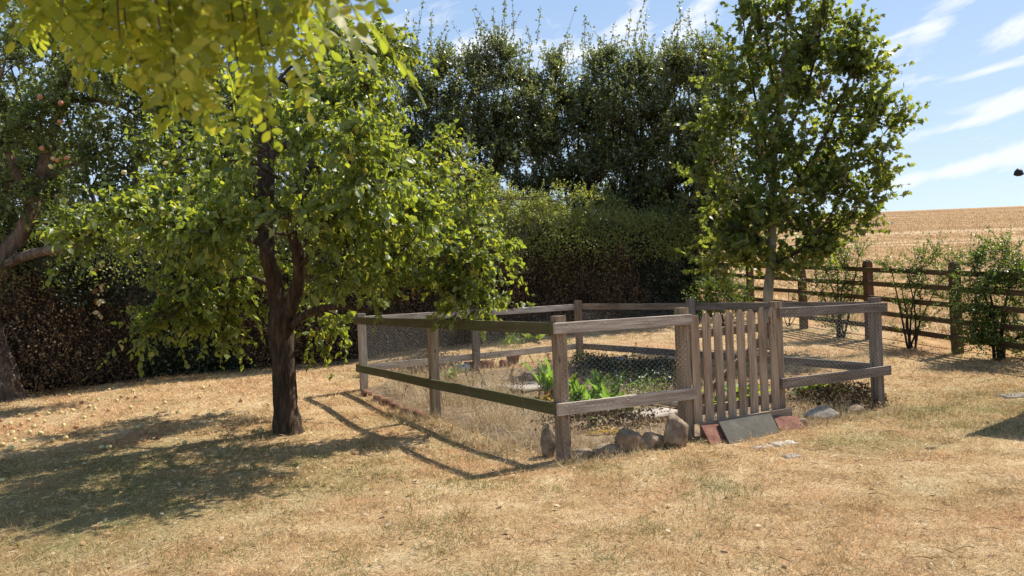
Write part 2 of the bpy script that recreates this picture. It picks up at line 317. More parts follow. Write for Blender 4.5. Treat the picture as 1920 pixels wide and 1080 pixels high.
# ------------------------------------------------------------------ mesh helpers
def setp(o, **k):
    for a, b in k.items():
        if b is not None: o[a] = b
    return o
def link(o, parent=None):
    COL.objects.link(o)
    if parent is not None:
        o.parent = parent; o.matrix_parent_inverse = Matrix.Translation(parent.location).inverted()
    return o
def thing(name, loc, label, category, group=None):
    o = bpy.data.objects.new(name, None); o.location = loc; o.empty_display_size = .2; COL.objects.link(o)
    return setp(o, label=label, category=category, group=group)
def mesh_np(name, V, F, mat, smooth='flat', rnd=None):
    """F: list of int arrays (n, k); k may differ between arrays"""
    me = bpy.data.meshes.new(name); V = np.asarray(V, np.float32)
    me.vertices.add(len(V)); me.vertices.foreach_set('co', V.ravel())
    F = [np.asarray(f, np.int32) for f in F if len(f)]
    loops = np.concatenate([f.ravel() for f in F]); tot = np.concatenate([np.full(len(f), f.shape[1], np.int32) for f in F])
    st = np.concatenate([[0], np.cumsum(tot)[:-1]]).astype(np.int32)
    me.loops.add(len(loops)); me.loops.foreach_set('vertex_index', loops)
    me.polygons.add(len(tot)); me.polygons.foreach_set('loop_start', st)
    me.update(calc_edges=True); me.validate()
    me.polygons.foreach_set('use_smooth', np.full(len(me.polygons), smooth != 'flat'))
    if rnd is not None:
        a = me.attributes.new('rnd', 'FLOAT', 'POINT'); a.data.foreach_set('value', np.asarray(rnd, np.float32))
    if mat: me.materials.append(mat)
    return me
def obj(name, me, parent=None, **k):
    return setp(link(bpy.data.objects.new(name, me), parent), **k)

def unit(a): return a / np.maximum(np.linalg.norm(a, axis=-1, keepdims=True), 1e-9)
T_OVATE = (np.array([(0, 0, 0), (-.27, .28, .07), (-.30, .58, .06), (0, 1, -.10), (.30, .58, .06), (.27, .28, .07), (0, .33, 0), (0, .66, -.01)], float),
           [np.array([(0, 6, 1), (0, 5, 6), (2, 7, 3), (7, 4, 3)]), np.array([(1, 6, 7, 2), (6, 5, 4, 7)])])
T_CURL = (T_OVATE[0] * [.9, 1, 1] + np.array([(0, 0, 0), (.05, .02, .10), (.06, 0, .08), (.10, -.12, -.30), (-.02, 0, .14), (-.03, .02, .06), (0, 0, 0), (.02, -.03, -.08)]), T_OVATE[1])
T_OVAL = (np.array([(0, 0, 0), (-.30, .35, .05), (-.28, .72, .04), (0, 1, -.05), (.28, .72, .04), (.30, .35, .05)], float), [np.array([(0, 3, 2, 1), (0, 5, 4, 3)])])
T_SMALL = (np.array([(0, 0, 0), (-.30, .5, .07), (0, 1, -.04), (.30, .5, .07)], float), [np.array([(0, 2, 1), (0, 3, 2)])])
_mp = [(0, 0), (-.22, -.06), (-.30, .10), (-.52, .18), (-.34, .32), (-.50, .62), (-.22, .56), (-.16, .70), (0, 1.0), (.16, .70), (.22, .56), (.50, .62), (.34, .32), (.52, .18), (.30, .10), (.22, -.06)]
T_MAPLE = (np.array([(0, .3, 0)] + [(x, y, .10 * abs(x) * 2 - .05 * y) for x, y in _mp], float), [np.array([(0, i, i + 1) for i in range(2, 16)] + [(0, 16, 1), (0, 1, 2)])])
def scatter(T, pos, ax, nrm, size, rnd):
    tv, tf = T; n = len(pos); K = len(tv)
    ax = unit(ax); side = unit(np.cross(ax, nrm)); nr = np.cross(side, ax)
    s = np.asarray(size)[:, None, None]
    V = pos[:, None, :] + s * (tv[None, :, 0:1] * side[:, None] + tv[None, :, 1:2] * ax[:, None] + tv[None, :, 2:3] * nr[:, None])
    off = (np.arange(n) * K)[:, None, None]
    F = [(f[None] + off).reshape(-1, f.shape[1]) for f in tf]
    return V.reshape(-1, 3), F, np.repeat(rnd, K)
def join(parts):
    V, Fd, Rn, o = [], {}, [], 0
    for v, f, r in parts:
        if len(v) == 0: continue
        V.append(v); Rn.append(r)
        for a in f:
            if len(a): Fd.setdefault(a.shape[1], []).append(a + o)
        o += len(v)
    return np.concatenate(V), [np.concatenate(a) for a in Fd.values()], np.concatenate(Rn)
def tubes(Pts, Rad, k=3):
    """Pts (N, M, 3), Rad (N, M) -> many thin tubes"""
    N_, M_, _ = Pts.shape
    tan = np.gradient(Pts, axis=1); tan = unit(tan)
    ref = np.where(np.abs(tan[..., 2:3]) > .9, np.array([1., 0, 0]), np.array([0, 0, 1.]))
    a = unit(np.cross(tan, ref)); b = np.cross(tan, a)
    ang = np.arange(k) * 2 * np.pi / k
    V = Pts[:, :, None] + Rad[:, :, None, None] * (np.cos(ang)[None, None, :, None] * a[:, :, None] + np.sin(ang)[None, None, :, None] * b[:, :, None])
    idx = np.arange(N_ * M_ * k).reshape(N_, M_, k); nx = np.roll(idx, -1, axis=2)
    Q = np.stack([idx[:, :-1], nx[:, :-1], nx[:, 1:], idx[:, 1:]], -1).reshape(-1, 4)
    return V.reshape(-1, 3), [Q], np.repeat(rng.random(N_), M_ * k)
def spline(pts, rad, n):
    pts = np.array([list(p) for p in pts], float); rad = np.array(rad, float)
    p = np.vstack([2 * pts[0] - pts[1], pts, 2 * pts[-1] - pts[-2]]); r = np.concatenate([[rad[0]], rad, [rad[-1]]])
    O, Rr = [], []
    ts = np.linspace(0, len(pts) - 1 - 1e-6, n)
    for t in ts:
        i = int(t); f = t - i; a, b, c, d = p[i:i + 4]
        O.append(.5 * ((2 * b) + (-a + c) * f + (2 * a - 5 * b + 4 * c - d) * f * f + (-a + 3 * b - 3 * c + d) * f ** 3))
        Rr.append(r[i + 1] * (1 - f) + r[i + 2] * f)
    return np.array(O), np.array(Rr)
def limb(name, pts, rad, mat, parent, n=24, k=12, rough=.12, seed=0, **kw):
    c, r = spline(pts, rad, n)
    tan = unit(np.gradient(c, axis=0)); a = np.cross(tan[0], [0, 1, .3]); a /= np.linalg.norm(a)
    V = []
    for i in range(n):
        a = a - tan[i] * a.dot(tan[i]); a /= np.linalg.norm(a); b = np.cross(tan[i], a)
        for j in range(k):
            th = 2 * math.pi * j / k
            rr = r[i] * (1 + rough * (2 * float(vn(j * 1.7 + 3, i * .33, 1.0, seed)) - 1) + rough * .7 * (2 * float(vn(math.cos(th) * 1.5 + 7, i * .22 + math.sin(th) * 1.5, 1.0, seed + 3)) - 1))
            V.append(c[i] + rr * (math.cos(th) * a + math.sin(th) * b))
    V.append(c[0]); V.append(c[-1])
    idx = np.arange(n * k).reshape(n, k); nx = np.roll(idx, -1, 1)
    Q = np.stack([idx[:-1], nx[:-1], nx[1:], idx[1:]], -1).reshape(-1, 4)
    T = [(idx[-1, j], nx[-1, j], n * k + 1) for j in range(k)] + [(nx[0, j], idx[0, j], n * k) for j in range(k)]
    me = mesh_np(name, np.array(V), [Q, np.array(T)], mat, True)
    obj(name, me, parent, **kw)
    return c
def rand_unit(n): return unit(rng.normal(size=(n, 3)))

def crown(clumps, nodes, subs=6, twigs=28, tl=(.25, .5), lpt=12, size=(.07, .10), up=.2, out=.7, droop=.15, ldroop=.3, br=.014, tr=.003, flat=1.0):
    """leafy twigs around sub-branches of each clump; nodes: limb points the clumps grow from"""
    nodes = np.array(nodes); pos, ax, nr, big, tw, twr = [], [], [], [], [], []
    for ci, cl in enumerate(clumps):
        c = np.array(cl[0], float); r = np.array(cl[1], float); dens = cl[2] if len(cl) > 2 else 1.0
        d = np.linalg.norm((nodes - c) * [1, 1, 1.25], axis=1) + np.where(nodes[:, 2] > c[2] + .5, .3, 0); n0 = nodes[d.argmin()]
        mid = .5 * (n0 + c) + rng.normal(size=3) * .08 + [0, 0, .08 * np.linalg.norm(c - n0)]
        t = np.linspace(0, 1, 6)[:, None]
        big.append(((1 - t) ** 2 * n0 + 2 * t * (1 - t) * mid + t * t * c, np.linspace(br * 1.9, br, 6)))
        du = rand_unit(subs); e = c + du * r * rng.uniform(.45, .85, (subs, 1)); m2 = .5 * (c + e) + rng.normal(size=(subs, 3)) * .05
        tt = np.linspace(0, 1, 4)[None, :, None]
        sb = (1 - tt) ** 2 * c + 2 * tt * (1 - tt) * m2[:, None] + tt * tt * e[:, None]
        for q in sb: big.append((q[[0, 1, 1, 2, 2, 3]] * 1.0 + 0, np.linspace(br * .7, br * .3, 6)))
        n = max(2, int(twigs * dens)); k = rng.integers(0, subs, n); s = rng.uniform(.15, 1, n)[:, None]
        st = (1 - s) ** 2 * c + 2 * s * (1 - s) * m2[k] + s * s * e[k] + rng.normal(size=(n, 3)) * .03
        dr = unit(out * du[k] * (r / r.max()) + rand_unit(n) * .8 + np.array([0, 0, up])); Ln = rng.uniform(*tl, n)[:, None]
        en = st + dr * Ln; en[:, 2] -= droop * Ln[:, 0]; md = .5 * (st + en) + np.array([0, 0, 1]) * droop * .5 * Ln
        w = np.linspace(0, 1, 4)[None, :, None]
        tp = (1 - w) ** 2 * st[:, None] + 2 * w * (1 - w) * md[:, None] + w * w * en[:, None]
        tw.append(tp); twr.append(np.tile(np.linspace(tr * 1.5, tr * .6, 4), (n, 1)))
        lw = (np.linspace(.12, 1, lpt)[None] + rng.uniform(-.04, .04, (n, lpt)))[..., None]
        lp = (1 - lw) ** 2 * st[:, None] + 2 * lw * (1 - lw) * md[:, None] + lw * lw * en[:, None]
        tan = np.repeat(unit(en - st)[:, None], lpt, 1)
        a = unit(.55 * tan + .9 * rand_unit(n * lpt).reshape(n, lpt, 3) + np.array([0, 0, -ldroop]))
        pos.append(lp.reshape(-1, 3)); ax.append(a.reshape(-1, 3))
        nr.append(unit(np.array([0, 0, flat]) + .75 * rand_unit(n * lpt)))
    pos = np.concatenate(pos); ax = np.concatenate(ax); nr = np.concatenate(nr)
    sz = rng.uniform(size[0], size[1], len(pos)) * np.where(rng.random(len(pos)) < .15, .7, 1)
    tb = tubes(np.concatenate(tw), np.concatenate(twr), 3)
    bb = tubes(np.array([b[0] + np.linspace(0, 1e-3, 6)[:, None] for b in big]), np.array([b[1] for b in big]), 5)
    return pos, ax, nr, sz, tb, bb
_leafmesh = {}
def hang_leaves(parent, T, mat, data, singles=0, name='foliage', key='leaf', clear=None):
    pos, ax, nr, sz = data; rn = rng.random(len(pos))
    if clear is not None:
        k = clear(pos); pos, ax, nr, sz, rn = pos[k], ax[k], nr[k], sz[k], rn[k]
    if singles:
        score = sz / np.linalg.norm(pos - np.array([0, 0, EYE]), axis=1)
        u = pos[:, 0] / np.maximum(pos[:, 1], .1); w = (pos[:, 2] - EYE) / np.maximum(pos[:, 1], .1)
        score = np.where((np.abs(u) < .64) & (np.abs(w) < .36), score, 0)
        order = np.argsort(-score); one = order[:singles]; rest = order[singles:]
        if key not in _leafmesh:
            tv, tf = T; _leafmesh[key] = mesh_np(key, tv, tf, mat)
        me = _leafmesh[key]
        for i in one:
            a = Vector(ax[i]).normalized(); s_ = a.cross(Vector(nr[i])).normalized(); n_ = s_.cross(a)
            m = Matrix((s_, a, n_)).transposed().to_4x4(); m = Matrix.Translation(pos[i]) @ m @ Matrix.Scale(sz[i], 4)
            o = bpy.data.objects.new('leaf', me); link(o, parent); o.matrix_basis = Matrix.Identity(4)
            o.matrix_parent_inverse = Matrix.Translation(parent.location).inverted(); o.matrix_basis = m
        pos, ax, nr, sz, rn = pos[rest], ax[rest], nr[rest], sz[rest], rn[rest]
    if T is T_OVATE:
        h = rng.random(len(pos)) < .5; V, Fc, rr = join([scatter(T, pos[h], ax[h], nr[h], sz[h], rn[h]), scatter(T_CURL, pos[~h], ax[~h], nr[~h], sz[~h], rn[~h])])
    else: V, Fc, rr = scatter(T, pos, ax, nr, sz, rn)
    return obj(name, mesh_np(name, V, Fc, mat, False, rr), parent, kind='stuff')
def branches(parent, tb, bb, mat):
    V, Fc, r = join([bb]); obj('branches', mesh_np('branches', V, Fc, mat, True, r), parent, kind='stuff')
    V, Fc, r = join([tb]); obj('twigs', mesh_np('twigs', V, Fc, mat, False, r), parent, kind='stuff')

def board(name, p0, p1, up, w, th, mat, parent, jag=.0025, seg=10, top=None, **kw):
    """a sawn timber from p0 to p1; w along 'up', th across; top: None, 'point', 'round'"""
    p0, p1 = Vector(p0), Vector(p1); L_ = (p1 - p0).length; x = (p1 - p0).normalized()
    y = Vector(up).cross(x).normalized(); z = x.cross(y)
    ch = min(.003, th * .12, w * .12); hw, ht = w / 2, th / 2
    prof = [(-ht + ch, -hw), (ht - ch, -hw), (ht, -hw + ch), (ht, hw - ch), (ht - ch, hw), (-ht + ch, hw), (-ht, hw - ch), (-ht, -hw + ch)]
    stations = [(i / seg * L_, 1, 1) for i in range(seg + 1)]
    if top == 'point':
        stations = stations[:-1] + [(L_ - w * .55, 1, 1), (L_ - .004, .30, .92)]
    if top == 'round':
        stations = stations[:-1] + [(L_ - w * .62, 1, 1), (L_ - w * .60, .93, .93), (L_ - w * .35, .86, .86), (L_ - w * .14, .62, .62), (L_ - w * .03, .34, .34), (L_, .08, .08)]
    V = []; s1, s2 = random.uniform(0, 99), random.uniform(0, 99); k = len(prof)
    bend = random.uniform(-1, 1) * jag * 1.5
    for (t, sw, st) in stations:
        bx = bend * math.sin(math.pi * t / max(L_, .01))
        for j, (a, b) in enumerate(prof):
            n = (float(vn(t * 9 + s1, (j // 2) * 3.1 + s2)) - .5) * jag
            V.append((t, a * st + n + bx, b * sw + n * .8 + bx))
    ns = len(stations); idx = np.arange(ns * k).reshape(ns, k); nx = np.roll(idx, -1, 1)
    Q = np.stack([idx[:-1], nx[:-1], nx[1:], idx[1:]], -1).reshape(-1, 4)
    caps = np.array([list(idx[0][::-1]), list(idx[-1])])
    me = mesh_np(name, V, [Q, caps], mat)
    o = bpy.data.objects.new(name, me); link(o, parent)
    m = Matrix((x, y, z)).transposed().to_4x4(); m.translation = p0
    o.matrix_basis = m
    return setp(o, **kw)
def slab_box(name, loc, size, rotz, mat, parent=None, jag=.004, tilt=(0, 0), seed=0, sub=3, **kw):
    """a rough bevelled block"""
    import bmesh
    bm = bmesh.new(); bmesh.ops.create_cube(bm, size=1)
    bmesh.ops.scale(bm, vec=size, verts=bm.verts)
    bmesh.ops.bevel(bm, geom=bm.edges[:], offset=min(size) * .12, segments=2, affect='EDGES')
    if sub: bmesh.ops.subdivide_edges(bm, edges=[e for e in bm.edges if e.calc_length() > min(size)], cuts=sub, use_grid_fill=True)
    for v in bm.verts:
        v.co += Vector([(float(vn(v.co.x * 14 + seed, v.co.y * 14 + v.co.z * 9, 1, i + 5)) - .5) * 2 * jag for i in range(3)])
    me = bpy.data.meshes.new(name); bm.to_mesh(me); bm.free(); me.materials.append(mat)
    for p in me.polygons: p.use_smooth = True
    o = bpy.data.objects.new(name, me); link(o, parent)
    o.matrix_basis = Matrix.Translation(loc) @ Matrix.Rotation(rotz, 4, 'Z') @ Matrix.Rotation(tilt[0], 4, 'X') @ Matrix.Rotation(tilt[1], 4, 'Y')
    return setp(o, **kw)
def rock(name, loc, size, rotz, mat, seed=0, tip=0.0, **kw):
    import bmesh
    bm = bmesh.new(); bmesh.ops.create_icosphere(bm, subdivisions=4, radius=1)
    rg = np.random.default_rng(seed + 500); pl = [(Vector(v), rg.uniform(.60, .90)) for v in unit(rg.normal(size=(17, 3)))]
    for v in bm.verts:
        d = v.co.normalized(); rr = 1.0
        for n_, h in pl:
            q = d.dot(n_)
            if q > .05: rr = min(rr, h / q)
        rr = rr * (1 + .10 * (float(fbm(d.x * 3 + seed, d.y * 3 + d.z * 2.1, 1, seed)) - .5) * 2 + .05 * (float(fbm(d.x * 9 + seed, d.y * 9 + d.z * 7.1, 1, seed + 2)) - .5) * 2)
        v.co = d * rr
        if tip and v.co.z > 0: v.co.x *= 1 - tip * v.co.z; v.co.y *= 1 - tip * .6 * v.co.z
        v.co = Vector((v.co.x * size[0], v.co.y * size[1], v.co.z * size[2]))
    me = bpy.data.meshes.new(name); bm.to_mesh(me); bm.free(); me.materials.append(mat)
    for p in me.polygons: p.use_smooth = True
    o = bpy.data.objects.new(name, me); COL.objects.link(o); o.location = loc; o.rotation_euler = (0, 0, rotz)
    return setp(o, **kw)

# ------------------------------------------------------------------ ground and field
def grid(name, xs, ys, zf, mat, **k):
    XX, YY = np.meshgrid(xs, ys); V = np.stack([XX, YY, zf(XX, YY)], -1).reshape(-1, 3); nx_, ny_ = len(xs), len(ys)
    idx = np.arange(nx_ * ny_).reshape(ny_, nx_)
    Q = np.stack([idx[:-1, :-1], idx[:-1, 1:], idx[1:, 1:], idx[1:, :-1]], -1).reshape(-1, 4)
    return obj(name, mesh_np(name, V, [Q], mat, True), None, **k)
gx = np.concatenate([np.linspace(-500, -30, 20), np.linspace(-28, -10, 20), np.linspace(-9.6, 9.6, 110), np.linspace(10, 30, 20), np.linspace(34, 500, 24)])
gy = np.concatenate([np.linspace(-80, -4, 14), np.linspace(-2, 3, 8), np.linspace(3.2, 16, 110), np.linspace(16.3, 30, 26), np.linspace(32, 320, 80), np.linspace(330, 700, 8)])
def ground_z(x, y):
    z = tz(x, y) + .012 * (fbm(x, y, 1.6, 3) - .5) * np.exp(-((y - 8) / 10) ** 2)
    return z
grid('ground', gx, gy, ground_z, M['lawn'], kind='structure', label='sunburnt straw coloured lawn')
# stubble field beyond the paddock fence
def xlow(Y): return np.where(Y < 22.5, 7.25 - .245 * (Y - 12.2), np.where(Y > 24, -420., 5.0))
fy = np.concatenate([np.linspace(2, 24.5, 60), np.linspace(25, 330, 110)])
FX = np.linspace(0, 1, 90) ** 2
Xg = xlow(fy)[:, None] + (460 - xlow(fy)[:, None]) * FX[None]; Yg = np.repeat(fy[:, None], 90, 1)
Vf = np.stack([Xg, Yg, ground_z(Xg, Yg) + .012], -1).reshape(-1, 3); ix = np.arange(len(fy) * 90).reshape(len(fy), 90)
obj('field', mesh_np('field', Vf, [np.stack([ix[:-1, :-1], ix[:-1, 1:], ix[1:, 1:], ix[1:, :-1]], -1).reshape(-1, 4)], M['field'], True), kind='structure', label='harvested stubble field rising to a low crest')

def blades(n, xy, zf, length, width, lean, segs, mat, name, lift=0.0, label=None, parent=None, **kw):
    """thin tapering blades rooted at xy"""
    L_ = length; az = rng.uniform(0, 2 * np.pi, n); el = lean
    d0 = np.stack([np.cos(az) * np.cos(el), np.sin(az) * np.cos(el), np.sin(el)], -1)
    base = np.stack([xy[:, 0], xy[:, 1], zf(xy[:, 0], xy[:, 1]) + lift], -1)
    curl = rng.uniform(.1, .9, n)[:, None]; sd = unit(np.cross(d0, rand_unit(n)))
    V = []; ts = np.linspace(0, 1, segs + 1)
    for i, t in enumerate(ts):
        c = base + d0 * (L_[:, None] * t) + np.array([0, 0, -1]) * curl * L_[:, None] * .5 * t * t
        c = c + sd * (np.sin(t * 2.5) * L_ * .12)[:, None]
        w = (width * (1 - t) ** .7 * .5)[:, None]
        if i < segs: V += [c - sd * w, c + sd * w]
        else: V += [c]
    V = np.stack(V, 1); K = V.shape[1]; off = (np.arange(n) * K)[:, None, None]
    q = np.array([(2 * i, 2 * i + 1, 2 * i + 3, 2 * i + 2) for i in range(segs - 1)]).reshape(-1, 4); t3 = np.array([(2 * segs - 2, 2 * segs - 1, 2 * segs)])
    Fc = [(t3[None] + off).reshape(-1, 3)]
    if len(q): Fc.append((q[None] + off).reshape(-1, 4))
    V = V.reshape(-1, 3)
    me = mesh_np(name, V, Fc, mat, False, np.repeat(rng.random(n), K))
    return obj(name, me, parent, kind='stuff', label=label, **kw)

# enclosure frame: s along the front, t along the left side
C0 = np.array([.391, 6.71]); E1 = np.array([-.509, .861]); E1 = E1 / np.linalg.norm(E1)
D0 = np.array([4.05, 8.62]); LF = np.linalg.norm(D0 - C0); E2 = (D0 - C0) / LF
LA, LB = 5.06, 5.62
def ST(s, t): return C0 + E2 * s + E1 * t
def st_of(x, y):
    d = np.stack([x - C0[0], y - C0[1]], -1); A = np.array([E2, E1]).T; q = np.linalg.inv(A) @ d.reshape(-1, 2).T
    return q[0].reshape(np.shape(x)), q[1].reshape(np.shape(x))
def in_bed(x, y, m=0.0):
    s, t = st_of(x, y); return (s > -m) & (s < LF + m) & (t > -m) & (t < 5.2 + m)

def lawn_blades():
    X, Y = [], []
    for y0, y1, dens in ((3.4, 5.2, 8000), (5.2, 7, 5200), (7, 9.5, 2800), (9.5, 13, 1200), (13, 19.5, 450)):
        hw = .70 * y1; n = int((y1 - y0) * 2 * hw * dens)
        x = rng.uniform(-hw, hw, n); y = rng.uniform(y0, y1, n)
        k = (np.abs(x) < .72 * y) & ~in_bed(x, y, .02) & (x < 7.4 - .245 * (y - 12.2))
        k &= rng.random(n) < (.45 + .55 * (fbm(x, y, 5, 9) > .42))
        X.append(x[k]); Y.append(y[k])
    X = np.concatenate(X); Y = np.concatenate(Y); n = len(X)
    tall = np.clip((fbm(X, Y, 3, 21) - .35) * 2.5, 0, 1)
    L_ = rng.uniform(.025, .062, n) * (.7 + .9 * tall) * np.clip(Y / 7, .85, 1.5)
    wd = rng.uniform(.0022, .0048, n) * np.clip(Y / 6, .85, 2.2)
    blades(n, np.stack([X, Y], -1), ground_z, L_, wd, rng.uniform(.05, 1.25, n), 2, M['grass'], 'lawn_grass', -.002, 'short dry lawn grass')
    n = 42000; y = 3.5 + 10 * rng.random(n) ** 1.35; x = rng.uniform(-.70, .70, n) * y; k = ~in_bed(x, y, .02) & (rng.random(n) < np.clip((fbm(x, y, 2.2, 44) - .22) * 2.4, .12, 1)); x, y = x[k], y[k]; n = len(x)
    blades(n, np.stack([x, y], -1), ground_z, rng.uniform(.05, .13, n), rng.uniform(.0025, .0045, n) * np.clip(y / 6, .8, 2), rng.uniform(.02, .35, n), 4, M['straw'], 'matted_straw', .012, 'pale dead grass strands lying matted on the lawn')
    n = 30000; c = rng.uniform(size=(260, 2)) * [7, 4.2] + [-5.2, 3.7]; c2 = rng.uniform(size=(120, 2)) * [3.5, 2.2] + [3.2, 6.9]; c = np.concatenate([c, c2, np.array([-2.58, 8.55]) + rng.normal(size=(9, 2)) * [.16, .08]]); j = rng.integers(0, len(c), n); q = c[j] + rng.normal(size=(n, 2)) * (.05 + .10 * rng.random((n, 1)))
    q = q[~in_bed(q[:, 0], q[:, 1], .02)]; n = len(q)
    blades(n, q, ground_z, rng.uniform(.03, .085, n), rng.uniform(.0025, .0045, n), rng.uniform(.4, 1.4, n), 3, M['grass_green'], 'green_grass', 0, 'tufts of grass still green in the lawn')
    n = 500; y = 3.6 + 8 * rng.random(n) ** 1.3; x = rng.uniform(-.68, .68, n) * y; k = ~in_bed(x, y, .05); x, y = x[k], y[k]; n = len(x)
    blades(n, np.stack([x, y], -1), ground_z, rng.uniform(.08, .22, n), np.full(n, .005), rng.uniform(.0, .12, n), 5, M['dead_leaf'], 'fallen_twigs', .02, 'small dark twigs fallen on the lawn')
lawn_blades()

def stubble():
    n = 120000; Y = 12 + 150 * rng.random(n) ** 2.0; u = rng.uniform(.2, .95, n); X = u * Y
    X = np.round(X / .16) * .16 + rng.normal(size=n) * .02
    k = X > xlow(Y) + .5; X, Y = X[k], Y[k]; n = len(X)
    blades(n, np.stack([X, Y], -1), ground_z, rng.uniform(.12, .26, n), rng.uniform(.006, .012, n) * np.clip(Y / 18, 1, 5), rng.uniform(1.15, 1.55, n), 2, M['stub'], 'stubble', 0, 'rows of cut straw stubble in the field')
stubble()

# bed inside the enclosure
nb = 60
S_, T_ = np.meshgrid(np.linspace(-.02, LF + .0, nb), np.linspace(-.02, 5.15, nb))
XY = C0 + S_[..., None] * E2 + T_[..., None] * E1
edge = np.minimum(np.minimum(S_ + .02, LF - S_), np.minimum(T_ + .02, 5.15 - T_))
def bed_z(x, y):
    s, t = st_of(x, y); e = np.minimum(np.minimum(s + .02, LF - s), np.minimum(t + .02, 5.15 - t))
    return ground_z(x, y) + np.clip(e, 0, .25) * .22 + .004 + .03 * (fbm(x, y, 3.5, 40) - .4) * np.clip(e * 5, 0, 1)
Vb = np.stack([XY[..., 0], XY[..., 1], bed_z(XY[..., 0], XY[..., 1])], -1).reshape(-1, 3); ib = np.arange(nb * nb).reshape(nb, nb)
obj('bed_soil', mesh_np('bed_soil', Vb, [np.stack([ib[:-1, :-1], ib[:-1, 1:], ib[1:, 1:], ib[1:, :-1]], -1).reshape(-1, 4)], M['soil'], True), kind='structure', label='dry soil of the fenced vegetable plot')

def long_grass():
    # (s range, t range, density, len)
    zones = [((-.42, -.02), (.15, 3.3), 620, (.07, .27)), ((-.25, .05), (3.2, 4.9), 380, (.06, .18)), ((.02, .5), (.1, 5.0), 600, (.10, .40)), ((.5, 1.3), (2.6, 5.0), 620, (.15, .40)), ((1.3, 4.1), (3.4, 5.1), 230, (.08, .22)),
             ((.0, 1.3), (-.12, .18), 1200, (.08, .24)), ((1.0, 2.2), (.15, .6), 260, (.06, .18)), ((2.6, 4.2), (-.32, .15), 1100, (.07, .20)), ((3.0, 4.1), (.1, 1.0), 380, (.07, .2)), ((.5, 1.6), (.9, 2.8), 240, (.08, .26)),
             ((1.6, 4.1), (1.0, 3.4), 170, (.06, .2)), ((-.25, 1.35), (-.35, -.1), 520, (.05, .14)), ((1.3, 2.6), (-.42, -.22), 500, (.03, .08)), ((0, 1.3), (-.30, -.20), 900, (.05, .13)), ((2.5, 4.0), (-.42, -.25), 700, (.05, .13)),((4.0,4.4),(-.1,.6),300,(.05,.12))]
    XY_, L_ = [], []
    for (s0, s1), (t0, t1), dn, (l0, l1) in zones:
        n = int((s1 - s0) * (t1 - t0) * dn * 2.2); s = rng.uniform(s0, s1, n); t = rng.uniform(t0, t1, n)
        p = C0 + s[:, None] * E2 + t[:, None] * E1; k = rng.random(n) < np.clip((fbm(p[:, 0], p[:, 1], 3.2, 60) - .28) * 4, .1, 1)
        XY_.append(p[k]); L_.append(rng.uniform(l0, l1, k.sum()))
    XY_ = np.concatenate(XY_); L_ = np.concatenate(L_); n = len(XY_)
    zf = lambda x, y: np.where(in_bed(x, y), bed_z(x, y), ground_z(x, y))
    blades(n, XY_, zf, L_, rng.uniform(.003, .0065, n), rng.uniform(.12, 1.45, n), 4, M['straw'], 'dry_grass', 0, 'long straw coloured dead grass in and around the plot')
    # fine bent stalks that tangle, with seed heads
    n2 = 2600; j = rng.integers(0, n, n2)
    blades(n2, XY_[j] + rng.normal(size=(n2, 2)) * .03, zf, L_[j] * rng.uniform(1.2, 1.9, n2), np.full(n2, .0034), rng.uniform(.9, 1.5, n2), 5, M['straw'], 'seed_stalks', 0, 'taller bleached seed stalks among the dead grass')
long_grass()

# ------------------------------------------------------------------ the plot's fence
fen = thing('plot_fence', (C0[0], C0[1], 0), 'low weathered two-rail post fence with chicken wire round the vegetable plot', 'fence')
def v3(p, z): return Vector((float(p[0]), float(p[1]), z))
def post(s, t, top=1.25, mat='wood_post', w=.10, lab=None, dx=0, dy=0):
    p = ST(s, t); z0 = float(tz(*p)) - .15
    board('post', v3(p, z0), v3(p, top) + Vector((dx, dy, 0)), (E2[0], E2[1], 0), w, w, M[mat], fen, .003, 8, None, label=lab)
SG1, SG2 = 1.37, 2.60
post(0, 0, 1.255); post(SG1, 0, 1.262); post(SG2, .0, 1.27, 'wood_post'); post(LF, 0, 1.25, 'wood_grey')
post(0, 2.62, 1.245); post(0, LA, 1.245, 'wood_front')
pA = ST(0, LA); pB = np.array([1.15, 13.55]); pD = ST(LF, 0)
def wpost(p, top, mat='wood_post'):
    z0 = float(tz(*p)) - .15; board('post', v3(p, z0), v3(p, top), (E2[0], E2[1], 0), .10, .10, M[mat], fen, .003, 8)
wpost(pA + (pB - pA) * .47, 1.24, 'wood_grey'); wpost(pB, 1.262, 'wood_post'); wpost(pD + (pB - pD) * .51, 1.265, 'wood_grey')
def rail(a, b, off, z, mat, h=.10, th=.034, z2=None, lab=None):
    """rail on the outer face; off is the outward shift vector"""
    a = np.array(a) + off; b = np.array(b) + off
    board('rail', v3(a, z), v3(b, z if z2 is None else z2), (0, 0, 1), h, th, M[mat], fen, .0035, 22, None, label=lab)
nl, nf = -E2, -E1
TOP, LOW = 1.150, .452
# front (left of the gate), over the left rails' ends
rail(ST(-.088, 0), ST(SG1 + .05, 0), nf * .069, TOP, 'wood_front', .098)
rail(ST(-.088, 0), ST(SG1 + .07, 0), nf * .069, LOW, 'wood_front', .105, z2=LOW - .005)
# front (right of the gate)
rail(ST(SG2 - .03, 0), ST(LF + .10, 0), nf * .069, TOP + .005, 'wood_grey', .10, z2=TOP - .01)
rail(ST(SG2 - .03, 0), ST(LF + .12, 0), nf * .069, LOW - .02, 'wood_grey', .105, z2=LOW - .02)
# left side: each rail in two lengths that butt at the middle post
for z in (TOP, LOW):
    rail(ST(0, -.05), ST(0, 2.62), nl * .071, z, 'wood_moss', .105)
    rail(ST(0, 2.623), ST(0, LA + .06), nl * .071, z, 'wood_moss', .105, z2=z + (.012 if z < 1 else -.004))
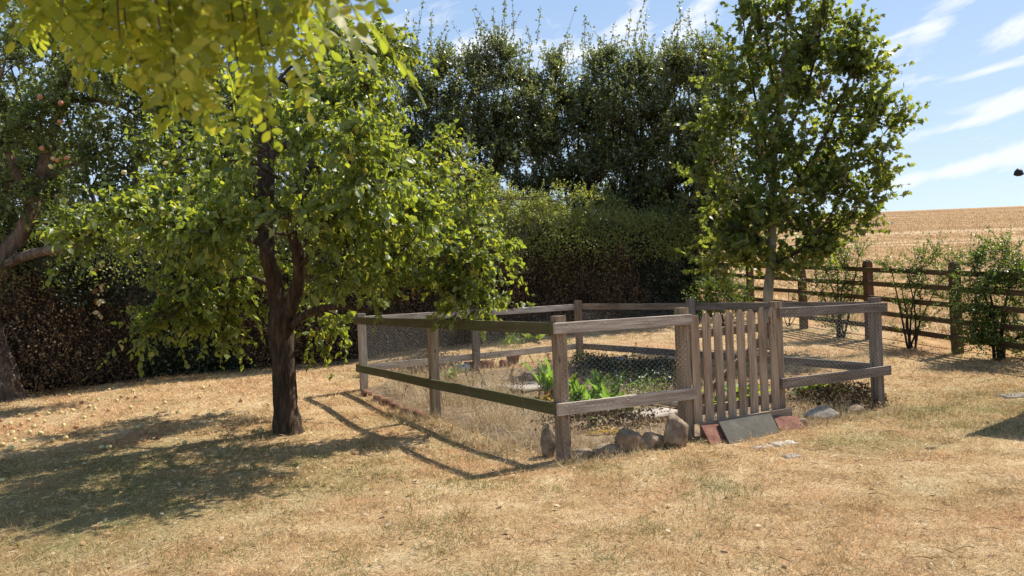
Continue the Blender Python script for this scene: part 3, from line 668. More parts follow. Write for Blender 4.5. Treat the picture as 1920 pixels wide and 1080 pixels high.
# back and right side
d1 = unit(pB - pA); n1 = np.array([-d1[1], d1[0]]); d2 = unit(pD - pB); n2 = np.array([-d2[1], d2[0]])
m1 = pA + (pB - pA) * .47; m2 = pB + (pD - pB) * .49
for z, zb in ((TOP, TOP + .0), (LOW, LOW + .01)):
    rail(pA, m1, n1 * .069, z, 'wood_front', .10); rail(m1 + d1 * .003, pB, n1 * .069, z, 'wood_front', .10)
    rail(pB, m2, n2 * .069, z, 'wood_grey' if z < 1 else 'wood_post', .10); rail(m2 + d2 * .003, pD, n2 * .069, z, 'wood_grey', .10)

def nails():
    V, Fc, o = [], [], 0
    def nail(c, n):
        nonlocal o
        n = np.array([n[0], n[1], 0]); a_ = np.array([-n[1], n[0], 0]); k = 7
        for e in (0, .004):
            for j in range(k): V.append(np.array(c) + n * e + .0055 * (math.cos(2 * math.pi * j / k) * a_ + np.array([0, 0, math.sin(2 * math.pi * j / k)])))
        for j in range(k): Fc.append((o + j, o + (j + 1) % k, o + k + (j + 1) % k, o + k + j))
        o += 2 * k
    for z in (TOP, LOW):
        for s_ in (-.02, .02, SG1 - .02, SG1 + .02, SG2 + .01, LF - .02, LF + .02):
            p = ST(s_, 0) + nf * .0855; nail((p[0], p[1], z + (.025 if int(s_ * 50) % 2 else -.025)), nf)
        for t_ in (.03, 2.59, 2.65, LA):
            p = ST(0, t_) + nl * .0875; nail((p[0], p[1], z + .02), nl); nail((p[0], p[1], z - .025), nl)
    obj('nail_heads', mesh_np('nail_heads', np.array(V), [np.array(Fc)], M['black']), fen, kind='stuff')
nails()
def wire_net(a, b, off, z0, z1, seed=0, bulge=.006, thick=.62):
    a = np.array(a) + off; b = np.array(b) + off; L_ = np.linalg.norm(b - a); d = (b - a) / L_; nrm = np.array([-d[1], d[0], 0])
    A_, DX, DZ = .017, .014, .0225
    nc = int(L_ / (A_ + DX)); nr_ = int((z1 - z0) / (2 * DZ))
    I, J = np.meshgrid(np.arange(nc), np.arange(nr_), indexing='ij'); I = I.ravel(); J = J.ravel()
    x0 = I * (A_ + DX); zz = z0 + J * 2 * DZ + (I % 2) * DZ
    segs = [(x0, zz, x0 + A_, zz, .00125), (x0 + A_, zz, x0 + A_ + DX, zz + DZ, .0008), (x0 + A_, zz, x0 + A_ + DX, zz - DZ, .0008)]
    V, Fc, R_ = [], [], []
    def to3(x, z):
        w = (fbm(x, z, 1.3, 70 + seed) - .5) * 2 * bulge; xs = x + (vn(x, z, 2.2, 75 + seed) - .5) * .02; zs = z + (vn(x, z, 1.7, 80 + seed) - .5) * .03
        return np.stack([a[0] + d[0] * xs, a[1] + d[1] * xs, zs], -1) + nrm * w[:, None]
    Ps = []; Rs = []
    for xa, za, xb, zb, r in segs:
        Ps.append(np.stack([to3(xa, za), to3(xb, zb)], 1)); Rs.append(np.full((len(xa), 2), r * thick))
    v, f, r = tubes(np.concatenate(Ps), np.concatenate(Rs), 3)
    obj('wire_netting', mesh_np('wire_netting', v, f, M['wire'], True, r), fen, kind='stuff')
wire_net(ST(0, -.04), ST(0, LA), nl * .0525, .10, 1.2, 1, .001, .6)
wire_net(ST(-.05, 0), ST(SG1 - .02, 0), nf * .092, .06, 1.2, 2, .004)
wire_net(ST(SG2 + .02, 0), ST(LF + .09, 0), nf * .092, .42, 1.21, 3, .004)
wire_net(pA, pB, n1 * .053, .30, 1.2, 4, .001, .6)
wire_net(pB, pD, n2 * .053, .42, 1.2, 5, .001, .75)

# ------------------------------------------------------------------ gate
gate = thing('picket_gate', v3(ST(SG1, 0), .12), 'closed brown wooden picket gate with eight pickets between two posts', 'gate')
g0, g1 = SG1 + .075, SG2 - .07
gxs = np.linspace(g0 + .035, g1 - .03, 8)
for i, s in enumerate(gxs):
    lean = [.0, .004, -.003, .002, .004, -.002, .003, .0][i]
    zt = 1.175 + [.01, .03, .025, .03, .04, .035, .05, .045][i]
    board('picket', v3(ST(s, -.045), .15 + [0, .01, 0, .006, .01, 0, .008, 0][i]), v3(ST(s + lean, -.045), zt), (E2[0], E2[1], 0), .098, .020, M['wood_gate'], gate, .002, 10, None if i == 0 else 'point')
for z in (.26, 1.00): board('crossbar', v3(ST(g0, -.0), z), v3(ST(g1, -.0), z + .02), (0, 0, 1), .085, .034, M['wood_gate'], gate, .002, 10)
board('brace', v3(ST(g0 + .05, .0), .33), v3(ST(g1 - .05, 0), .95), (0, 0, 1), .07, .030, M['wood_gate'], gate, .002, 10)
board('stop_strip', v3(ST(SG1 + .06, -.012), .0), v3(ST(SG1 + .06, -.012), .42), (E2[0], E2[1], 0), .035, .03, M['wood_gate'], gate, .002, 6)
sill = board('sill_board', v3(ST(SG1 + .09, -.10), .105), v3(ST(SG2 + .05, -.10), .12), (0, 0, 1), .13, .03, M['wood_gate'], None, .002, 8)
setp(sill, label='plank on edge under the picket gate', category='plank')

# leaning slate and tiles
def leaning(name, q, th, mat, label, cat, group=None):
    """thin plate on four corners bl, br, tr, tl"""
    q = [Vector(p) for p in q]; n = (q[1] - q[0]).cross(q[3] - q[0]).normalized(); V = []
    for layer in (0, -th):
        for c in q: V.append(c + n * layer)
    ctr = sum(q, Vector()) / 4; W_ = [tuple(v - ctr) for v in V]
    import bmesh
    bm = bmesh.new(); vs = [bm.verts.new(v) for v in W_]
    bm.faces.new(vs[:4]); bm.faces.new(vs[7:3:-1])
    for i in range(4): j = (i + 1) % 4; bm.faces.new([vs[j], vs[i], vs[i + 4], vs[j + 4]])
    bmesh.ops.recalc_face_normals(bm, faces=bm.faces[:]); bmesh.ops.bevel(bm, geom=bm.edges[:], offset=th * .2, segments=1, affect='EDGES')
    bmesh.ops.subdivide_edges(bm, edges=[e for e in bm.edges if e.calc_length() > .1], cuts=4, use_grid_fill=True)
    for v in bm.verts: v.co += n * (float(vn(v.co.x * 12 + 5, v.co.y * 12 + v.co.z * 5)) - .5) * .006
    me = bpy.data.meshes.new(name); bm.to_mesh(me); bm.free(); me.materials.append(mat)
    o = bpy.data.objects.new(name, me); COL.objects.link(o); o.location = ctr
    return setp(o, label=label, category=cat, group=group)
leaning('slate_slab', [P(1371, 838, 6.96), P(1466, 817, 7.33), P(1445, 774, 7.62), P(1347, 790, 7.26)], .022, M['slate'], 'smooth grey slate slab leaning against the foot of the picket gate', 'slab')
leaning('terracotta_tile', [P(1333, 834, 7.02), P(1372, 838, 7.05), P(1352, 794, 7.30), P(1314, 797, 7.24)], .018, M['terracotta'], 'terracotta tile leaning at the left end of the grey slate', 'tile', 'tiles by the gate')
leaning('terracotta_tile', [P(1466, 812, 7.42), P(1512, 803, 7.55), P(1494, 779, 7.72), P(1449, 781, 7.66)], .018, M['terracotta'], 'terracotta tile leaning at the right end of the grey slate', 'tile', 'tiles by the gate')
leaning('terracotta_tile', [P(1325, 822, 7.12), P(1345, 826, 7.14), P(1337, 808, 7.2), P(1318, 805, 7.18)], .018, M['terracotta'], 'small red tile fragment beside the gate post foot, behind the left tile', 'tile', 'tiles by the gate')
def flat(px, py, w, d, rot, mat, label, name='paving_stone', cat='paving stone', h=.03, g=None, seed=0, lift=.0):
    p = G(px, py); return slab_box(name, (p.x, p.y, p.z + lift - .004), (w, d, h), rot, mat, None, .008, (0, 0), seed, 3, label=label, category=cat, group=g)
flat(1468, 832, .26, .13, R(30), M['slab'], 'flat pale stone in the grass by the lower right corner of the slate', seed=3)
flat(1428, 838, .22, .08, R(28), M['slab'], 'narrow pale stone strip just under the slate slab', seed=4, h=.02)
flat(1482, 856, .15, .10, R(10), M['stone_grey'], 'small grey flat stone sunk in the lawn in front of the gate', seed=5, h=.025)
flat(1905, 742, .40, .25, R(5), M['stone_grey'], 'pale stepping stone in the lawn near the right edge', seed=6)

# ------------------------------------------------------------------ stones round the plot
def stone(px, py, w, d, h, rot, mat, label, seed, tip=0, up=.27):
    p = G(px, py); rock('stone', (p.x, p.y, p.z + h * up), (w / 2 * 1.15, d / 2 * 1.15, h / 2 * 1.15), rot, mat, seed, tip, label=label, category='stone', group='stones edging the plot')
stone(1030, 856, .20, .14, .30, .3, M['stone'], 'dark pointed stone standing left of the corner post foot', 1, .55, .42)
stone(1088, 858, .26, .16, .10, .4, M['stone'], 'low brown stone right of the corner post foot', 2)
stone(1142, 852, .30, .16, .13, .5, M['stone'], 'low stone half buried in dead grass, second from the corner post', 9)
stone(1178, 846, .30, .18, .24, .6, M['stone'], 'lumpy pointed stone in the middle of the front edge', 4, .3, .40)
stone(1218, 840, .26, .18, .18, .2, M['stone'], 'broad brown stone between the lumpy pointed one and the tall rounded one', 5)
stone(1268, 836, .30, .18, .36, .45, M['stone'], 'tall rounded tan stone standing next to the left gate post', 6, .1, .38)
stone(1540, 786, .42, .18, .17, .45, M['stone_grey'], 'long grey stone block under the rails right of the gate', 7)
stone(1502, 797, .20, .15, .10, .9, M['stone'], 'small stone between the right tile and the long grey block', 8)
stone(1600, 776, .24, .16, .12, .3, M['stone'], 'brown stone near the foot of the right corner post', 10)
# brick edging along the left side
for i, (px, py, r) in enumerate(((712, 738, .0), (734, 748, -.05), (752, 754, .1), (770, 762, .0), (790, 771, .12), (806, 778, -.1))):
    p = G(px, py); s_, t_ = st_of(p.x, p.y); q = ST(-.13, float(t_)); zz = float(tz(*q))
    nm = ['farthest', 'second farthest', 'third farthest', 'third nearest', 'second nearest', 'nearest'][i]
    slab_box('brick', (q[0], q[1], zz + .02), (.215, .10, .085), math.atan2(E1[1], E1[0]) + r, M['terracotta'], None, .006, (random.uniform(-.15, .15), random.uniform(-.1, .1)), i, 2,
             label=f'{nm} weathered brick of the edging under the left side rail', category='brick', group='edging bricks on the left of the plot')

# ------------------------------------------------------------------ inside the plot
def inbed(px, py, lift=0):
    p = G(px, py)
    for _ in range(6):
        z = float(bed_z(p.x, p.y)); u, v = derol(px, py); Y = (EYE - z) * F / v; p = Vector((u / F * Y, Y, z))
    p.z = float(bed_z(p.x, p.y)) + lift; return p
fa = math.atan2(E2[1], E2[0])
def bslab(px, py, w, d, rot, label, seed, mat='slab', h=.04, name='path_slab', cat='slab', lift=.012, grp='path slabs in the plot', tilt=(0, 0)):
    p = inbed(px, py, lift); return slab_box(name, p, (w, d, h), rot, M[mat], None, .005, tilt, seed, 3, label=label, category=cat, group=grp)
bslab(1225, 778, .60, .45, fa, 'pale concrete path slab behind the tall rounded stone', 21)
bslab(985, 728, .60, .62, fa, 'large dusty path slab seen left of the corner post', 22)
bslab(905, 727, .45, .5, fa + .05, 'dusty path slab beyond the large one, nearer the left rail', 23)
bslab(1140, 768, .3, .4, fa, 'path slab half hidden under the green leaves', 24)
bslab(865, 697, .22, .20, fa + .3, 'pale topped stone block under the middle back post', 25, 'white', .14, 'stone_block', 'stone block', .05, None)
bslab(898, 692, .50, .05, fa - .1, 'thin terracotta edging slab standing in dry grass', 26, 'terracotta', .14, 'edging_slab', 'edging slab', .06, None)
bslab(944, 688, .10, .12, fa - .1, 'terracotta brick at the end of the edging slab', 27, 'terracotta', .13, 'brick', 'brick', .05, None)
# terracotta pot half sunk
def pot(px, py, label):
    p = inbed(px, py, 0); n = 20; prof = [(.09, .0), (.115, .11), (.135, .11), (.14, .15), (.12, .15), (.11, .10), (.08, .03), (0, .03)]
    V = [(r * math.cos(2 * math.pi * j / n), r * math.sin(2 * math.pi * j / n), z) for r, z in prof for j in range(n)]
    idx = np.arange(len(prof) * n).reshape(-1, n); nx = np.roll(idx, -1, 1)
    o = obj('flower_pot', mesh_np('flower_pot', V, [np.stack([idx[:-1], nx[:-1], nx[1:], idx[1:]], -1).reshape(-1, 4)], M['terracotta'], False)); o.location = p
    setp(o, label=label, category='flower pot')
pot(962, 680, 'terracotta flower pot standing in the dry grass of the plot')
a = inbed(1175, 752, .05); b = inbed(1290, 770, .05)
lg = thing('edging_log', a, 'grey weathered log edging the path behind the left gate post', 'log')
limb('log', [a, .5 * (a + b) + Vector((0, 0, .01)), b], [.035, .04, .038], M['wood_front'], lg, 12, 10, .1)
a = inbed(975, 712, .03); b = inbed(1040, 722, .03)
lg = thing('dead_branch', a, 'thin grey dead branch lying behind the corner post', 'branch')
limb('stick', [a, a + Vector((.1, .05, .05)), b], [.012, .018, .015], M['wood_front'], lg, 10, 7, .1)
bslab(1160, 688, .22, .12, fa, 'small grey slate piece propped on the dark weeds', 29, 'stone_grey', .02, 'slate_piece', 'slate piece', .10, None, (.3, 0))

def long_leaf(L_, W_, wav, curl, seed, n=9):
    """long wavy leaf growing along +Y, curling over, with a pale rib"""
    rg = np.random.default_rng(seed); V = []
    for i in range(n + 1):
        t = i / n; w = W_ * (math.sin(math.pi * min(1, t * .93 + .05)) ** .8) * (0.12 if t < .18 else 1)
        y = L_ * t; z = -curl * L_ * t * t
        for j, q in enumerate((-1, -.5, 0, .5, 1)):
            V.append((q * w / 2, y + abs(q) * .0, z + abs(q) * w * .22 + wav * math.sin(i * 2.3 + j * 1.9 + seed) * abs(q) * min(1, t * 3)))
    idx = np.arange((n + 1) * 5).reshape(-1, 5)
    return V, [np.stack([idx[:-1, :-1], idx[:-1, 1:], idx[1:, 1:], idx[1:, :-1]], -1).reshape(-1, 4)]
LM = {}
def leaf_variants(key, mat, specs):
    LM[key] = []
    for i, (l, w, wv, c) in enumerate(specs):
        V, Fc = long_leaf(l, w, wv, c, i + 3); LM[key].append(mesh_np('leaf', V, Fc, mat, True))
leaf_variants('horse', M['horse_leaf'], [(.40, .065, .016, .18), (.34, .075, .018, .3), (.30, .06, .014, .12), (.22, .06, .012, .45)])
leaf_variants('rhub', M['rhubarb_leaf'], [(.42, .30, .02, .35), (.34, .26, .02, .5)])
leaf_variants('turn', M['redleaf'], [(.20, .07, .01, .5), (.26, .08, .01, .3), (.16, .06, .01, .2)])
leaf_variants('weed', M['green_blade'], [(.14, .05, .006, .4), (.2, .06, .006, .3)])
def plant(name, p, key, n, label, cat, el=(55, 85), sc=(.8, 1.2), spread=.08, grp=None, az=None):
    t = thing(name, p, label, cat, grp)
    for i in range(n):
        me = random.choice(LM[key]); o = bpy.data.objects.new('leaf', me); link(o, t)
        A = random.uniform(0, 2 * math.pi) if az is None else R(random.uniform(*az)); E = R(random.uniform(*el)); s = random.uniform(*sc)
        q = Vector(p) + Vector((random.uniform(-1, 1) * spread, random.uniform(-1, 1) * spread, 0))
        o.matrix_basis = Matrix.Translation(q) @ Matrix.Rotation(A, 4, 'Z') @ Matrix.Rotation(E, 4, 'X') @ Matrix.Rotation(random.uniform(-.6, .6), 4, 'Y') @ Matrix.Scale(s, 4)
    return t
gp = 'leafy plants in the plot'
plant('leafy_plant', inbed(1090, 778), 'horse', 26, 'bright green upright leafy plant just right of the corner post', 'plant', (58, 84), (1.05, 1.4), .09, gp)
plant('leafy_plant', inbed(1130, 772), 'horse', 24, 'bright green leafy plant in the middle of the front bay', 'plant', (50, 82), (.95, 1.3), .10, gp)
plant('leafy_plant', inbed(1165, 778), 'horse', 16, 'green leafy plant leaning right, nearest the path slab', 'plant', (35, 68), (.9, 1.2), .06, gp)
plant('leafy_plant', inbed(1034, 752), 'horse', 15, 'tall pale green leafy plant directly behind the corner post', 'plant', (65, 88), (1.1, 1.45), .05, gp)
plant('leafy_plant', inbed(1120, 800), 'horse', 5, 'low green leaves among dead stalks at the front edge', 'plant', (15, 45), (.5, .8), .06, gp)
plant('turning_plant', inbed(1020, 757), 'turn', 14, 'small yellow and brown leaved plant left of the corner post', 'plant', (30, 75), (.7, 1.1), .09, gp)
plant('turning_plant', inbed(1068, 750), 'turn', 9, 'plant with orange yellow leaves right behind the corner post', 'plant', (55, 85), (1.1, 1.5), .07, gp)
plant('turning_plant', inbed(1150, 812), 'turn', 14, 'withered red leaved plant behind the lumpy stone', 'plant', (5, 35), (.6, 1.0), .12, gp)
plant('rhubarb', inbed(1500, 750), 'rhub', 6, 'rhubarb with a broad yellow green leaf under the right hand lower rail', 'plant', (18, 48), (1.0, 1.35), .06, gp, (-110, -50))
plant('rhubarb', inbed(1400, 752), 'rhub', 7, 'rhubarb with broad bright leaves seen between the gate pickets', 'plant', (35, 65), (.9, 1.2), .12, gp)
plant('rhubarb', inbed(1350, 760), 'rhub', 4, 'smaller rhubarb behind the left pickets of the gate', 'plant', (25, 60), (.7, .9), .08, gp)
plant('weed', inbed(1590, 750), 'weed', 9, 'small green weed in front of the wire right of the gate', 'plant', (30, 80), (.8, 1.2), .07, gp)
plant('weed', inbed(845, 715), 'weed', 12, 'tuft of green weed with long leaves beside the pale stone block', 'plant', (35, 80), (1.1, 1.7), .08, gp)
plant('weed', inbed(1000, 640), 'weed', 12, 'green weed against the back rails near the back corner', 'plant', (35, 80), (1.5, 2.2), .12, gp)
plant('weed', inbed(690, 705), 'weed', 8, 'white flowered weed at the far left corner post', 'plant', (35, 80), (.8, 1.2), .12, gp)

def low_foliage(name, cs, n, size, mat, label, h, T=T_SMALL, flatn=.7):
    P_ = []
    for (px, py, rx, ry) in cs:
        c = inbed(px, py); m = int(n * rx * ry / sum(a[2] * a[3] for a in cs))
        q = rng.normal(size=(m, 2)) * .5; x = c.x + q[:, 0] * rx; y = c.y + q[:, 1] * ry; r = np.clip(1 - .25 * (q ** 2).sum(1), .1, 1)
        z = bed_z(x, y) + rng.random(m) ** .8 * h * r * (.5 + fbm(x, y, 5, 90)); P_.append(np.stack([x, y, z], -1))
    P_ = np.concatenate(P_); m = len(P_)
    V, Fc, r = scatter(T, P_, rand_unit(m) + [0, 0, .2], unit(np.array([0, 0, flatn]) + rand_unit(m) * .8), rng.uniform(*size, m), rng.random(m))
    return obj(name, mesh_np(name, V, Fc, mat, False, r), None, kind='stuff', label=label)
low_foliage('dark_weeds', [(1150, 700, .5, .5), (1220, 705, .5, .5), (1110, 690, .3, .4), (1190, 725, .5, .35), (1255, 725, .3, .3)], 5200, (.02, .05), M['ivy_leaf'], 'low mat of dark weeds in the middle of the plot', .22)
low_foliage('weeds', [(1090, 690, .22, .2), (1130, 735, .25, .2), (1215, 745, .3, .2), (1060, 660, .2, .2), (960, 650, .3, .3)], 1800, (.02, .045), M['green_blade'], 'scattered green weeds in the plot', .25)
low_foliage('dead_weeds', [(1540, 755, .35, .25), (1590, 748, .30, .22), (1620, 755, .2, .2), (1240, 700, .4, .5), (800, 690, .5, .8), (1100, 800, .4, .12), (1180, 800, .35, .12), (1560, 765, .4, .16), (1600, 768, .3, .14)], 9000, (.02, .055), M['dead_leaf'], 'heap of brown withered weeds', .20)
low_foliage('leaf_litter', [(1120, 810, .5, .12), (1180, 800, .4, .15), (1500, 765, .35, .2), (900, 745, .6, .5), (1240, 790, .4, .2), (1550,770,.4,.2)], 2600, (.02, .045), M['litter'], 'brown and reddish leaf litter on the plot soil', .03, T_SMALL, 1.6)
def stalks():
    n = 260; s = rng.uniform(.1, 4.1, n); t = rng.uniform(.2, 5, n); p = C0 + s[:, None] * E2 + t[:, None] * E1
    z = bed_z(p[:, 0], p[:, 1]); base = np.stack([p[:, 0], p[:, 1], z], -1); d = unit(np.array([0, 0, 1.6]) + rand_unit(n) * .7); L_ = rng.uniform(.15, .45, n)[:, None]
    w = np.linspace(0, 1, 4)[None, :, None]; en = base + d * L_; md = .5 * (base + en) + rand_unit(n) * .05
    tp = (1 - w) ** 2 * base[:, None] + 2 * w * (1 - w) * md[:, None] + w * w * en[:, None]
    v, f, r = tubes(tp, np.tile(np.linspace(.003, .0015, 4), (n, 1)), 4)
    k = 9; j = np.repeat(np.arange(n), k); q = tp[j, 3] * .0 + base[j] + (en - base)[j] * rng.uniform(.3, 1, (n * k, 1)) + rand_unit(n * k) * .02
    v2 = scatter(T_SMALL, q, rand_unit(n * k) + [0, 0, -.5], rand_unit(n * k), rng.uniform(.015, .04, n * k), rng.random(n * k))
    V, Fc, rr = join([(v, f, r), v2]); obj('dead_stalks', mesh_np('dead_stalks', V, Fc, M['dead_leaf'], False, rr), None, kind='stuff', label='upright dead weed stalks with shrivelled leaves')
stalks()

# ------------------------------------------------------------------ litter and windfall apples on the lawn
def litter():
    n = 900; X = rng.normal(size=n) * 1.9 - 3.3; Y = rng.normal(size=n) * 1.5 + 7.0; k = (Y > 3.6) & (~in_bed(X, Y, .05)); X, Y = X[k], Y[k]
    n2 = 380; X = np.concatenate([X, rng.uniform(-4, 6, n2)]); Y = np.concatenate([Y, rng.uniform(3.8, 9.5, n2)]); k = ~in_bed(X, Y, .05); X, Y = X[k], Y[k]; m = len(X)
    V, Fc, r = scatter(T_OVATE, np.stack([X, Y, ground_z(X, Y) + .022], -1), unit(rand_unit(m) * [1, 1, .25]), unit(np.array([0, 0, 1.4]) + rand_unit(m) * .7), rng.uniform(.02, .055, m), rng.random(m))
    obj('fallen_leaves', mesh_np('fallen_leaves', V, Fc, M['litter'], False, r), None, kind='stuff', label='curled fallen leaves scattered on the lawn')
litter()
def apple_mesh(mat):
    n, k = 10, 14; V = []
    for i in range(n + 1):
        th = math.pi * i / n; r = math.sin(th) ** .9; z = math.cos(th) * .9 - .22 * math.exp(-(r * 3) ** 2) * (1 if th < 1.5 else -.7)
        for j in range(k): V.append((r * math.cos(2 * math.pi * j / k) * (1.05 - .1 * i / n), r * math.sin(2 * math.pi * j / k), z))
    idx = np.arange((n + 1) * k).reshape(-1, k); nx = np.roll(idx, -1, 1)
    return mesh_np('apple', V, [np.stack([idx[:-1], nx[:-1], nx[1:], idx[1:]], -1).reshape(-1, 4)], mat, True)
AM = {k: apple_mesh(M[k]) for k in ('apple_yellow', 'apple_brown', 'apple_red')}
def apple(p, kind, r, label, group, name='windfall_apple'):
    o = bpy.data.objects.new(name, AM[kind]); COL.objects.link(o); o.location = p; o.scale = (r, r, r * .92)
    o.rotation_euler = (random.uniform(-1.4, 1.4), random.uniform(-.6, .6), random.uniform(0, 6)); return setp(o, label=label, category='apple', group=group)
wf = [(1045,75),(1130,97),(560,82),(505,135),(460,170),(490,180),(672,175),(375,192),(805,182),(912,197),(147,238),(232,247),(55,257),(175,275),(155,305),(65,307),(38,320),(75,340),(15,370),(58,388),(270,345),(338,335),(712,278),(315,200),(437,225),(850,150),(525,385),(560,382),(12,552),(355,112),(685,90),(190,380),(1345,297),(600,140),(100,215),(250,205),(210,310),(120,350),(330,270),(950,360),(1380,160)]
wb = [(625,120),(660,125),(478,215),(25,270),(390,277),(810,328),(615,240),(1025,125),(1080,62),(870,292),(240,90),(290,285),(190,215),(420,150),(95,290),(10,240),(560,190),(700,120),(1240,140),(740,345),(110,262)]
for cx, cy in wf:
    p = G(cx / 2.743, 700 + cy / 2.743 + 3); r = random.uniform(.022, .032); apple((p.x, p.y, p.z + r * .8), 'apple_yellow', r, 'yellow windfall apple lying in the shade of the main tree' if cy > 325 and cx > 400 else 'yellow windfall apple lying on the sunlit lawn left of the main tree', 'yellow windfalls on the lawn')
for cx, cy in wb:
    p = G(cx / 2.743, 700 + cy / 2.743 + 3); r = random.uniform(.020, .029); apple((p.x, p.y, p.z + r * .75), 'apple_brown', r, 'brown rotting windfall apple in the shade of the main tree' if cy > 325 else 'brown rotting windfall apple on the sunlit lawn left of the main tree', 'brown windfalls on the lawn')

# ------------------------------------------------------------------ main tree
mt = thing('broadleaf_tree', G(540, 812), 'rough barked fruit tree with glossy broad leaves standing on the lawn left of the plot', 'tree')
Y0 = mt.location.y
TR = [P(541, 822, Y0), P(537, 780, Y0), P(533, 720, Y0), P(530, 660, Y0), P(526, 610, Y0), P(527, 575, Y0)]
tr = limb('trunk', TR, [.172, .134, .120, .118, .132, .112], M['bark_main'], mt, 46, 26, .13, 4)
l1 = limb('bough', [P(524, 590, Y0), P(516, 540, Y0), P(502, 480, Y0 - .05), P(497, 420, Y0 + .05), P(499, 350, Y0), P(498, 280, Y0 + .1), P(500, 215, Y0 + .1), P(520, 150, Y0 + .2)], [.10, .088, .08, .082, .09, .078, .06, .035], M['bark_main'], mt, 50, 18, .14, 8)
l2 = limb('bough', [P(535, 605, Y0), P(549, 560, Y0 - .05), P(562, 515, Y0 - .1), P(556, 465, Y0 - .2), P(545, 420, Y0 - .3), P(560, 360, Y0 - .35), P(590, 290, Y0 - .2), P(620, 200, Y0), P(660, 120, Y0)], [.085, .075, .068, .062, .055, .045, .036, .028, .018], M['bark_main'], mt, 46, 14, .14, 12)
l3 = limb('bough', [P(545, 612, Y0 - .03), P(570, 592, Y0 - .1), P(610, 577, Y0 - .2), P(650, 576, Y0 - .25), P(690, 580, Y0 - .2), P(750, 560, Y0 - .1), P(820, 540, Y0 - .1)], [.050, .042, .036, .032, .026, .02, .012], M['bark_main'], mt, 30, 12, .12, 16)
l4 = limb('bough', [P(500, 300, Y0 + .1), P(540, 268, Y0 + .1), P(575, 262, Y0 + .15), P(640, 240, Y0 + .2), P(700, 250, Y0 + .2), P(760, 330, Y0 + .1)], [.045, .04, .034, .028, .02, .012], M['bark_main'], mt, 28, 10, .12, 20)
l5 = limb('bough', [P(500, 460, Y0), P(440, 440, Y0 - .1), P(370, 430, Y0 - .2), P(290, 430, Y0 - .3), P(200, 430, Y0 - .4)], [.038, .032, .025, .018, .01], M['bark_main'], mt, 24, 10, .12, 24)
l6 = limb('bough', [P(500, 390, Y0), P(440, 330, Y0 + .2), P(380, 300, Y0 + .2), P(330, 300, Y0 + .1)], [.035, .028, .02, .012], M['bark_main'], mt, 18, 9, .12, 26)
l7 = limb('bough', [P(515, 540, Y0 + .05), P(470, 520, Y0 + .3), P(420, 530, Y0 + .3), P(350, 560, Y0 + .2)], [.03, .024, .018, .01], M['bark_main'], mt, 18, 9, .12, 28)
l8 = limb('bough', [P(562, 500, Y0 - .1), P(600, 470, Y0 - .5), P(680, 450, Y0 - .6), P(780, 450, Y0 - .4), P(850, 500, Y0 - .2)], [.04, .032, .025, .018, .01], M['bark_main'], mt, 22, 9, .12, 30)
nodes = np.concatenate([l1[10:], l2[6:], l3[8:], l4, l5[4:], l6[4:], l7[4:], l8[3:]])
def C(px, py, dy, rp, q=1.0, den=1.0, base=None):
    Y = (base + dy) if base is not None else (Y0 + dy * 1.8); r = rp / F * Y
    return (list(P(px, py, Y)), (r * q, r * 1.05, r), den)
mc = [C(700,105,0,75),C(640,70,.3,60),C(735,100,.1,45,1,.7),C(650,190,.1,80),C(715,190,.3,70),C(750,285,.2,78),C(800,350,-.1,75),C(835,430,0,75),C(870,500,-.1,60),C(765,460,-.5,80),C(690,400,-.7,80),
      C(720,330,-.3,75),C(610,420,-.9,70),C(730,530,-.2,32,1,.6),C(868,565,0,38,1.2,.8),C(650,310,-.3,75),C(590,250,.6,70),C(570,360,-.9,48,1,.6),C(640,500,-.7,60),C(700,480,-.2,60),C(540,410,-1.0,48,1,.8),C(825,530,-.1,32,1,.7),C(820,290,.3,45,1,.6),
      C(450,400,-.6,70),C(385,360,-.3,75),C(310,385,-.4,70),C(235,410,-.5,60),C(180,425,-.3,36,1.3,.8),C(135,440,-.3,18,1.3,.3),C(350,450,-.1,75),C(420,500,.25,70),C(345,530,.1,60),C(310,590,0,34,1.3,.7),C(265,615,0,18,1.5,.35),C(395,570,.3,52),
      C(450,560,.5,52),C(420,300,0,75),C(340,290,.2,70),C(470,240,.5,60),C(540,200,.5,60),C(590,130,.3,65),C(430,200,.6,70),C(620,80,.6,60),C(415,610,.4,35,1,.6),C(490,480,1.0,60),C(600,330,.9,60),C(480,370,-.7,42,1,.6),C(520,310,1.0,50),
      C(680,260,1.0,70),C(620,400,1.0,70),C(740,400,.9,75),C(560,560,.9,45,1,.5),C(640,600,.2,22,1,.35),C(600,620,.2,18,1,.3),C(905,440,.1,28,1,.4),C(925,470,.1,16,1.8,.25),C(890,340,.2,24,1,.3),C(900,575,0,22,1.6,.35),C(960,575,.1,10,3,.12),C(460,300,-1.0,55),C(560,250,-.9,50),C(650,260,-1.0,55),C(400,430,-.9,50),C(330,420,-.8,45),C(700,340,-1.0,50),C(760,400,-.8,50),C(600,200,-.7,55),C(690,160,-.6,50)]
pos, ax, nr, sz, tb, bb = crown(mc, nodes, 8, 46, (.2, .46), 13, (.050, .105), .15, .75, .28, .75, .011, .0025, .35)
